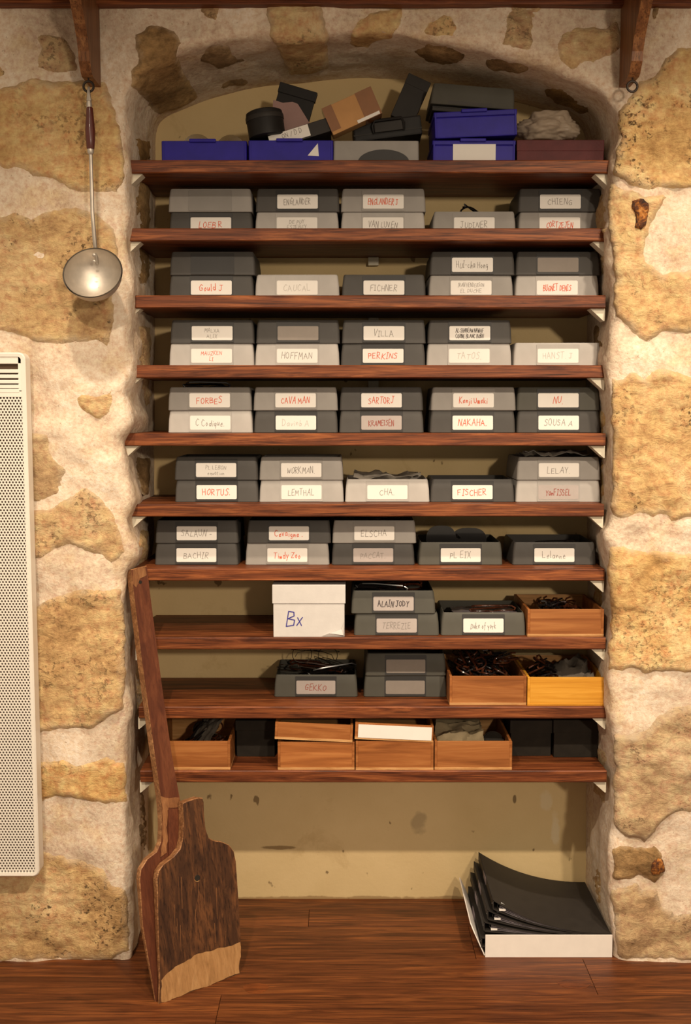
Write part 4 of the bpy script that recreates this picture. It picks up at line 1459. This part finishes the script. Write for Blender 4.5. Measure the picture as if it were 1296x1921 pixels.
# crumpled plastic bag
bm = bmesh.new()
bmesh.ops.create_icosphere(bm, subdivisions=5, radius=1.0)
cb = P(1030, 224, 0.11)
for v in bm.verts:
    n = v.co.normalized()
    k = .92 + .30 * noise.noise(n * 1.6 + Vector((3, 1, 7))) + .16 * abs(noise.noise(Vector((n.x * 3, n.y * 3, n.z * 7)))) + .03 * noise.noise(n * 9)
    v.co = Vector((n.x * .080 * k, n.y * .065 * k, max(-.031, n.z * .042 * k)))
me = bpy.data.meshes.new('plastic_bag')
bm.to_mesh(me)
bm.free()
me.materials.append(M['bag'])
for p in me.polygons:
    p.use_smooth = True
o = bpy.data.objects.new('plastic_bag', me)
col.objects.link(o)
o.location = (cb.x, cb.y, P(969, 253, YT).z + .031)
tag(o, 'crumpled translucent plastic bag on the maroon box', 'bag')
# amber lenses on the first blue box
for i, (px, py, rx) in enumerate(((370, 254, .0385), (432, 255, .0375))):
    c = P(px, py, .085)
    prof = [(.001, -.0010), (rx * .6, -.0006), (rx, .0012), (rx, .0024), (rx * .6, .0045), (.001, .0058)]
    o = MB().lathe(prof, 32).build('amber_lens', M['lens_b'], None, smooth=True)
    o.location = (c.x, c.y, SZ[0] + .0035 + rx)
    o.rotation_euler = (math.radians(90), 0, math.radians(8 - 14 * i))
    tag(o, 'round amber lens standing in the open navy box, %s ladle' % ('nearer the' if i == 0 else 'farther from the'), 'lens', 'amber lenses in the navy box')

# small dark bits lying on trays of the second shelf
e = TR[(1, 3, 0)]
put_glasses(3, (e.location.x + .02, e.location.y + .10, e.location.z + .056), (70, 20, 40), 'black spectacle frame in single tray on the second shelf', None)

# ------------------------------------------------------------------ wall shelf above, with brackets and ring hooks
Yf = -0.30
zs_ = P(648, 8, YW).z
ws = empty('wall_shelf', (0, YW, zs_))
tag(ws, 'brown wooden wall shelf on two scrolled brackets above the niche', 'shelf')
MB().box(-0.80, 0.80, Yf - YW, 0.0, 0, .028, bev=.002).build('board', M['shelf'], ws)
MB().box(-0.80, 0.80, -.030, 0.0, -.010, -.0003, bev=.002).build('back_rail', M['shelf'], ws)
for s, px, pxw in ((-1, 163, 18), (1, 1187, 18)):
    xc = P(166 if s < 0 else 1186, 160, YW - .072).x
    zb = P(168, 152, YW - .05).z - zs_
    prof = [(0, 0), (-.205, 0), (-.205, -.045), (-.185, -.050), (-.150, -.085), (-.125, -.115), (-.112, -.140), (-.108, -.160), (-.092, zb + .006), (-.080, zb), (0, zb)]
    t = .0125
    MB().loops([[(xc - t, y, z) for y, z in prof], [(xc + t, y, z) for y, z in prof]]).build('bracket', M['bracket'], ws)
    zr_ = zb - .020
    MB().tube([(xc, -.072, zb + .010), (xc, -.072, zb - .007)], .0018, 6).build('hook_shank', M['iron'], ws)
    MB().tube([(xc + .0115 * math.cos(a), -.072, zb - .0185 + .0115 * math.sin(a)) for a in [2 * math.pi * k / 20 for k in range(20)]], .0027, 6, closed=True
              ).build('hook_ring', M['iron'], ws, smooth=True)
    if s < 0:
        LX, LZ = xc, zs_ + zb - .0185

# ------------------------------------------------------------------ ladle
YL = YW - 0.072
e = empty('ladle', (LX, YL, LZ))
tag(e, 'aluminium ladle with red wooden grip hanging from bracket ring', 'ladle')
zpx = lambda y: P(170, y, YL).z - LZ
MB().tube([(0, .004, zpx(163)), (0, -.001, zpx(170)), (0.0005, -.002, zpx(180)), (0.001, -.002, zpx(190))], [.003, .0035, .0045, .0065], 8).build('ferrule', M['alu'], e, smooth=True)
prof = [(.0065, zpx(202)), (.0078, zpx(204)), (.0095, zpx(225)), (.0115, zpx(245)), (.0108, zpx(262)), (.0088, zpx(279)), (.0075, zpx(281))]
MB().lathe([(r_, z) for r_, z in prof][::-1], 16, Matrix.Translation((.002, -.002, 0))).build('grip', M['redwood'], e, smooth=True)
MB().lathe([(.0062, zpx(204)), (.0066, zpx(196)), (.0052, zpx(190))], 14, Matrix.Translation((.001, -.002, 0))).build('ferrule', M['alu'], e, smooth=True)
MB().lathe([(.004, zpx(291)), (.0075, zpx(287)), (.0078, zpx(280)), (.0070, zpx(278))], 14, Matrix.Translation((.002, -.002, 0))).build('ferrule', M['alu'], e, smooth=True)
zc = zpx(514)
MB().tube([(.002, -.002, zpx(288)), (.003, -.002, zpx(400)), (.004, 0.010, zpx(450)), (.004, .019, zpx(472)), (.004, .030, zpx(492))], [.0042, .0045, .0050, .0046, .004], 8
          ).build('rod', M['alu'], e, smooth=True)
R_ = .0665
prof = [(R_ + .0018, 0), (R_ + .0018, -.002)]
prof_o = [(R_ * math.cos(t), -R_ * .92 * math.sin(t)) for t in [math.pi / 2 * k / 12 for k in range(1, 13)]]
prof_i = [((R_ - .0016) * math.cos(t), -(R_ - .0016) * .92 * math.sin(t)) for t in [math.pi / 2 * k / 12 for k in range(12, -1, -1)]]
prof_o[-1] = (.0006, prof_o[-1][1])
prof_i[0] = (.0006, prof_i[0][1])
full = prof + prof_o + prof_i
Mt = Matrix.Translation((.006, -.026, zc)) @ Matrix.Rotation(math.radians(62), 4, 'X')
bowl = MB().loops([[(r_ * math.cos(2 * math.pi * k / 40), r_ * math.sin(2 * math.pi * k / 40), z) for k in range(40)] for r_, z in full], False, False, Mt).build('bowl', M['alu'], e, smooth=True)
for py in (479, 491):
    MB().lathe([(.0001, .0012), (.003, .0008), (.004, 0)], 12, Matrix.Translation((.004, .000 if py == 479 else -.0, zpx(py))) @ Matrix.Rotation(math.radians(110), 4, 'X')).build('rivet', M['alu'], e, smooth=True)

# ------------------------------------------------------------------ electric panel radiator
YR = YW - 0.070
xr = P(60, 1150, YR).x
zt_, zb_ = P(45, 661, YR).z, P(75, 1645, YR).z
rd = empty('radiator', (xr - .2, YW, zb_))
tag(rd, 'cream enamelled electric radiator with perforated front on the wall', 'radiator')
H = zt_ - zb_
x1 = .2
x0 = -.25
yf = YR - YW
pr = rrect(x0, x1, 0, H, .016, 4)
MB().loops([[(p[0], yf + .018, p[1]) for p in pr], [(p[0], -.030, p[1]) for p in pr]]).build('case', M['enamel'], rd, smooth=True)
# inner dark panel seen through the holes
MB().box(x0 + .012, x1 - .012, yf + .014, yf + .0178, .012, H - .012).build('inner_panel', M['dark_in'], rd)
# raised front frame
fo, fi = rrect(x0, x1, 0, H, .016, 4), rrect(x0 + .010, x1 - .010, .010, H - .010, .008, 4)
MB().loops([[(p[0], yf + .018, p[1]) for p in fo], [(p[0], yf + .003, p[1]) for p in fo], [(p[0] * 1, yf, p[1]) for p in rrect(x0 + .003, x1 - .003, .003, H - .003, .013, 4)],
            [(p[0], yf + .001, p[1]) for p in fi], [(p[0], yf + .018, p[1]) for p in fi]], False, False).build('front_frame', M['enamel'], rd, smooth=True)
zg = P(45, 745, YR).z - zb_
zg1 = P(45, 735, YR).z - zb_
MB().box(x0 + .010, x1 - .010, yf + .004, yf + .006, .010, zg).build('perforated_panel', perforated_mat(), rd)
MB().box(x0 + .010, x1 - .010, yf + .003, yf + .012, zg, zg1 + .004, bev=.001).build('grille_rail', M['enamel'], rd)
MB().box(x1 - .018, x1 - .010, yf + .003, yf + .012, zg1, H - .010, bev=.001).build('grille_rail', M['enamel'], rd)
MB().box(x0 + .010, x1 - .010, yf + .003, yf + .012, H - .026, H - .010, bev=.001).build('grille_rail', M['enamel'], rd)
for yy in (696, 706, 716, 725, 733):
    z = P(45, yy, YR).z - zb_
    MB().box(x0 + .010, x1 - .016, yf + .002, yf + .014, z - .0042, z + .0042, Matrix.Translation((0, 0, 0)), bev=.001).build('louvre', M['enamel'], rd)
MB().box(-.10, -.04, -.031, .014, H * .75, H * .85).build('wall_mount', M['dark_in'], rd)
MB().box(-.10, -.04, -.031, .014, H * .15, H * .25).build('wall_mount', M['dark_in'], rd)

# ------------------------------------------------------------------ wooden peels leaning in the niche corner
A, Bp = G(298, 1884), G(449, 1828)


def peel_plane(a, b, top):
    n = (b - a).cross(top - a).normalized()
    if n.dot(CAM - a) < 0:
        n = -n
    return n


def slab(poly, p0, n, name, mat, parent, org, t_top, t_bot, z_top, bev=0.0025, edge_mat=None, off=0.0):
    """outline traced on a real leaning plane, extruded backwards with a thickness tapering to the floor edge"""
    pts = [onplane(x, y, p0, n) + n * off for x, y in poly]
    m = MB()

    def th(z):
        k = max(0.0, min(1.0, z / z_top))
        return t_bot + (t_top - t_bot) * k ** .7
    cen_ = sum(pts, Vector()) / len(pts)
    ins = []
    for p in pts:
        d = (cen_ - p)
        d -= n * d.dot(n)
        ins.append(p + d.normalized() * bev)
    f0 = ins
    f1 = [p - n * min(bev, th(p.z) * .3) for p in pts]
    f2 = [p - n * (th(p.z) - min(bev, th(p.z) * .3)) for p in pts]
    f3 = [p - n * th(p.z) for p in ins]
    m.loops([[q - org for q in l] for l in (f0, f1, f2, f3)])
    o = m.build(name, mat, parent)
    if edge_mat:
        o.data.materials.append(edge_mat)
        for p in o.data.polygons:
            if abs(p.normal.dot(n)) < .8:
                p.material_index = 1
    return o


def dens(poly, n=6):
    """smooth a traced outline a little: straight runs stay, listed points already follow the curves"""
    return poly


# long-handled peel behind
A2, B2_ = A + Vector((-.006, .012, 0)), Bp + Vector((-.002, .022, 0))
top2 = P(258, 1066, -0.022)
n2 = peel_plane(A2, B2_, top2)
rp = empty('long_peel', A2)
tag(rp, 'long-handled dark wooden peel leaning against the shelves', 'peel')
hand = [(246, 1068), (275, 1061), (290, 1180), (306, 1300), (323, 1420), (337, 1497), (340, 1530), (305, 1535), (302, 1500), (285, 1380), (265, 1230)]
slab(hand, A2, n2, 'handle', M['peel_handle'], rp, A2, .026, .024, 1.0, .0018, M['peel_edge'])
blade2 = [(303, 1505), (338, 1498), (352, 1545), (362, 1585), (410, 1600), (432, 1640), (440, 1740), (444, 1826), (293, 1886), (283, 1825), (268, 1740), (262, 1650), (264, 1632), (276, 1612),
          (294, 1598), (302, 1580), (304, 1550)]
slab(blade2, A2, n2, 'blade', M['peel_handle'], rp, A2, .022, .004, .42, .0018, M['peel_edge'], off=-.0012)
hp = onplane(263, 1092, A2, n2)
MB().tube([hp + n2 * .0006 - A2, hp - n2 * .004 - A2], .0045, 12).build('hang_hole', M['black_m'], rp)

def plate(poly, p0, n, name, mat, parent, org, up, amp=0.0):
    q = [onplane(x, y, p0, n) for x, y in (jitter_poly(poly, amp, 7.0, 8.8) if amp else poly)]
    return MB().loops([[p + n * up - org for p in q], [p - n * .001 - org for p in q]]).build(name, mat, parent)


plate([(314, 1519), (342, 1515), (343, 1600), (316, 1606)], A2, n2, 'tenon', M['peel_handle'], rp, A2, .0030)
plate([(302, 1494), (318, 1498), (336, 1496), (337, 1512), (315, 1516), (313, 1560), (312, 1598), (302, 1606), (304, 1570), (305, 1530)], A2, n2, 'worn_neck', M['peel_worn'], rp, A2, .0012, 3.0)
plate([(247, 1069), (273, 1063), (275, 1080), (262, 1086), (256, 1102), (250, 1096)], A2, n2, 'worn_neck', M['peel_worn'], rp, A2, .0008, 2.5)

# short-stubbed peel in front
top1 = onplane(362, 1500, A2, n2) + n2 * 0.030
n1 = peel_plane(A, Bp, top1)
fp = empty('short_peel', A)
tag(fp, 'short-stubbed wooden peel with pale worn tip, in front of the long one', 'peel')
blade1 = [(343, 1507), (350, 1503), (372, 1496), (380, 1497), (382, 1503), (383, 1530), (386, 1555), (392, 1572), (402, 1577), (416, 1579), (430, 1585), (439, 1597), (443, 1616), (448, 1690),
          (452, 1770), (449, 1828), (298, 1884), (300, 1840), (297, 1760), (295, 1680), (294, 1650), (297, 1635), (306, 1622), (326, 1607), (338, 1592), (343, 1572), (344, 1540)]
slab(blade1, A, n1, 'blade', M['peel'], fp, A, .024, .005, .36, .002, M['peel_edge'])
tip = [(302, 1838), (330, 1812), (372, 1790), (420, 1777), (451, 1768), (451, 1795), (448, 1826), (400, 1845), (350, 1864), (303, 1881)]
pts = [onplane(x, y, A, n1) for x, y in jitter_poly(tip, 3.0, 7.0, 4.4)]
MB().loops([[p + n1 * .0005 - A for p in pts], [p - n1 * .0010 - A for p in pts]]).build('worn_tip', M['peel_bare'], fp)
rs_ = random.Random(21)
for k in range(14):
    x_, y_ = rs_.uniform(312, 432), rs_.uniform(1640, 1760)
    ln_ = rs_.uniform(6, 60)
    wd_ = rs_.uniform(.25, .5)
    plate([(x_ - wd_, y_), (x_ + wd_, y_), (x_ + wd_ * .6 + ln_ * .03, y_ + ln_), (x_ - wd_ * .6 + ln_ * .03, y_ + ln_)], A, n1, 'scratch', M['peel_worn'], fp, A, .0004)
hp = onplane(370, 1647, A, n1)
u_ = (Bp - A).normalized()
v_ = n1.cross(u_)
MB().loops([[hp + (u_ * math.cos(t) + v_ * math.sin(t)) * rr - A + n1 * z for t in [2 * math.pi * k / 16 for k in range(16)]] for rr, z in ((.0075, -.002), (.0075, .0004), (.0066, .0010))]
           ).build('hang_hole', M['black_m'], fp)
MB().tube([hp + (u_ * math.cos(t) + v_ * math.sin(t)) * .0085 - A + n1 * .0006 for t in [math.radians(-60 - 12 * k) if v_.z > 0 else math.radians(60 + 12 * k) for k in range(10)]], .0012, 5).build('hole_rim', M['peel_bare'], fp)

# ------------------------------------------------------------------ white tray box with black ring binders
q0, q1 = G(910, 1796), G(1148, 1796)
zbx = P(910, 1754, q0.y).z
dp = .305
wbx = empty('shallow_box', ((q0.x + q1.x) / 2, q0.y, 0))
xw = (q1.x - q0.x) / 2
t = .0025
MB().box(-xw, xw, 0, t, .0, zbx, bev=.0006).build('front_side', M['white2'], wbx)
MB().box(-xw, xw, dp - t, dp, 0, zbx * .7, bev=.0006).build('back_side', M['white2'], wbx)
MB().box(xw - t, xw, t, dp - t, 0, zbx * .7, bev=.0006).build('end_side', M['white2'], wbx)
MB().box(-xw, xw - t, t, dp - t, 0, t).build('base', M['white2'], wbx)
Mf = Matrix.Translation((-xw, 0, .004)) @ Matrix.Rotation(math.radians(-24), 4, 'Y')
fpz = .085
MB().loops([[(0 + k, y, z) for y, z in ((.004, 0), (dp - .004, 0), (dp - .006, fpz * .8), (dp - .016, fpz), (.020, fpz), (.008, fpz * .75))] for k in (-.0025, 0)], M=Mf).build('end_flap', M['white2'], wbx)
tag(wbx, 'shallow white card box holding black ring binders on the floor', 'box')


def binder(i, x_sp, x_end, z_sp, z_end, y0, y1, label, tilt):
    """ring binder: rounded spine raised at one end, soft covers sagging to the other end"""
    e = empty('ring_binder', (x_end, y0, z_end))
    L = x_sp - x_end     # negative
    N = 16
    sh = .0235

    def curve(t, lift):
        # t 0 at the spine, 1 at the far end
        k = (1 - t) ** 2.1
        return (L * (1 - t), (z_sp - z_end + lift * (1 - .55 * t)) * k + lift * .10 * (1 - k))
    covers = []
    for lift, nm in ((sh, 'cover'), (0.0, 'cover')):
        top = [curve(j / N, lift) for j in range(N + 1)]
        lo = [[(x, y, z + dz) for x, z in top for dz in (0,)] for y, dz in ((0, 0), (y1 - y0, 0))]
        vs_ = []
        for (x, z) in top:
            for y in (0, y1 - y0):
                vs_.append((x, y, z))
                vs_.append((x, y, z - .0018))
        fs_ = []
        for j in range(N):
            a = j * 4
            b = a + 4
            fs_ += [(a, b, b + 2, a + 2), (a + 1, a + 3, b + 3, b + 1), (a, a + 1, b + 1, b), (a + 2, b + 2, b + 3, a + 3)]
        fs_ += [(0, 2, 3, 1), (N * 4, N * 4 + 1, N * 4 + 3, N * 4 + 2)]
        covers.append(MB().add(vs_, fs_).build(nm, M['charcoal'], e, smooth=True))
    # spine slab joining both covers
    a, b = curve(0, sh), curve(0, 0)
    sp = MB()
    sp.add([(a[0], y, a[1]) for y in (0, y1 - y0)] + [(b[0], y, b[1] - .0018) for y in (0, y1 - y0)] +
           [(a[0] + .0022, y, a[1]) for y in (0, y1 - y0)] + [(b[0] + .0022, y, b[1] - .0018) for y in (0, y1 - y0)],
           [(0, 1, 3, 2), (4, 6, 7, 5), (0, 4, 5, 1), (2, 3, 7, 6), (0, 2, 6, 4), (1, 5, 7, 3)])
    s_o = sp.build('spine', M['charcoal'], e)
    ym = (y1 - y0) * .45
    za, zb2 = a[1] - .003, b[1] + .002
    MB().box(a[0] - .0008, a[0], ym, ym + .050, zb2, za).build('spine_label', M['spine'], s_o)
    for yy in (.008, y1 - y0 - .008):
        MB().tube([(a[0] - .0012, yy, (za + zb2) / 2), (a[0] + .001, yy, (za + zb2) / 2)], .0022, 8).build('rivet', M['steel'], s_o)
    # plastic sleeves between the covers
    for q in range(3):
        lf = sh * (.22 + .25 * q)
        vs_, fs_ = [], []
        for j in range(N + 1):
            t = .06 + .86 * j / N
            x, z = curve(t, lf)
            for y in (.004, y1 - y0 - .006):
                vs_ += [(x, y, z), (x, y, z - .0012)]
        for j in range(N):
            a4 = j * 4
            b4 = a4 + 4
            fs_ += [(a4, b4, b4 + 2, a4 + 2), (a4 + 1, a4 + 3, b4 + 3, b4 + 1), (a4, a4 + 1, b4 + 1, b4), (a4 + 2, b4 + 2, b4 + 3, a4 + 3)]
        MB().add(vs_, fs_).build('sleeve', M['pages'], e, smooth=True)
    # ring mechanism seen at the open end
    xm, zm = curve(.07, sh * .5)
    MB().box(xm - .004, xm + .012, .002, .010, zm - sh * .30, zm - sh * .12).build('index_tab', M['card'], e)
    MB().tube([(xm + .002 + .009 * math.cos(t), .014, zm + .008 * math.sin(t)) for t in [2 * math.pi * k / 14 for k in range(14)]], .0012, 5, closed=True).build('ring', M['steel'], e, smooth=True)
    tag(e, label, 'binder', 'black ring binders stacked in the white box')
    return e


yb0, yb1 = q0.y + .004, q0.y + dp - .002
for i in range(4):
    zsp = (.026, .068, .099, .126)[i]
    lab = ['lowest black ring binder in the white box', 'second black ring binder up in the white box', 'third black ring binder up in the white box',
           'top black ring binder of the pile in the white box'][i]
    binder(i, q0.x + (-.010, -.004, .005, .018)[i], q1.x - .004, zsp, zbx - .013 + i * .0045, yb0, yb1, lab, 0)
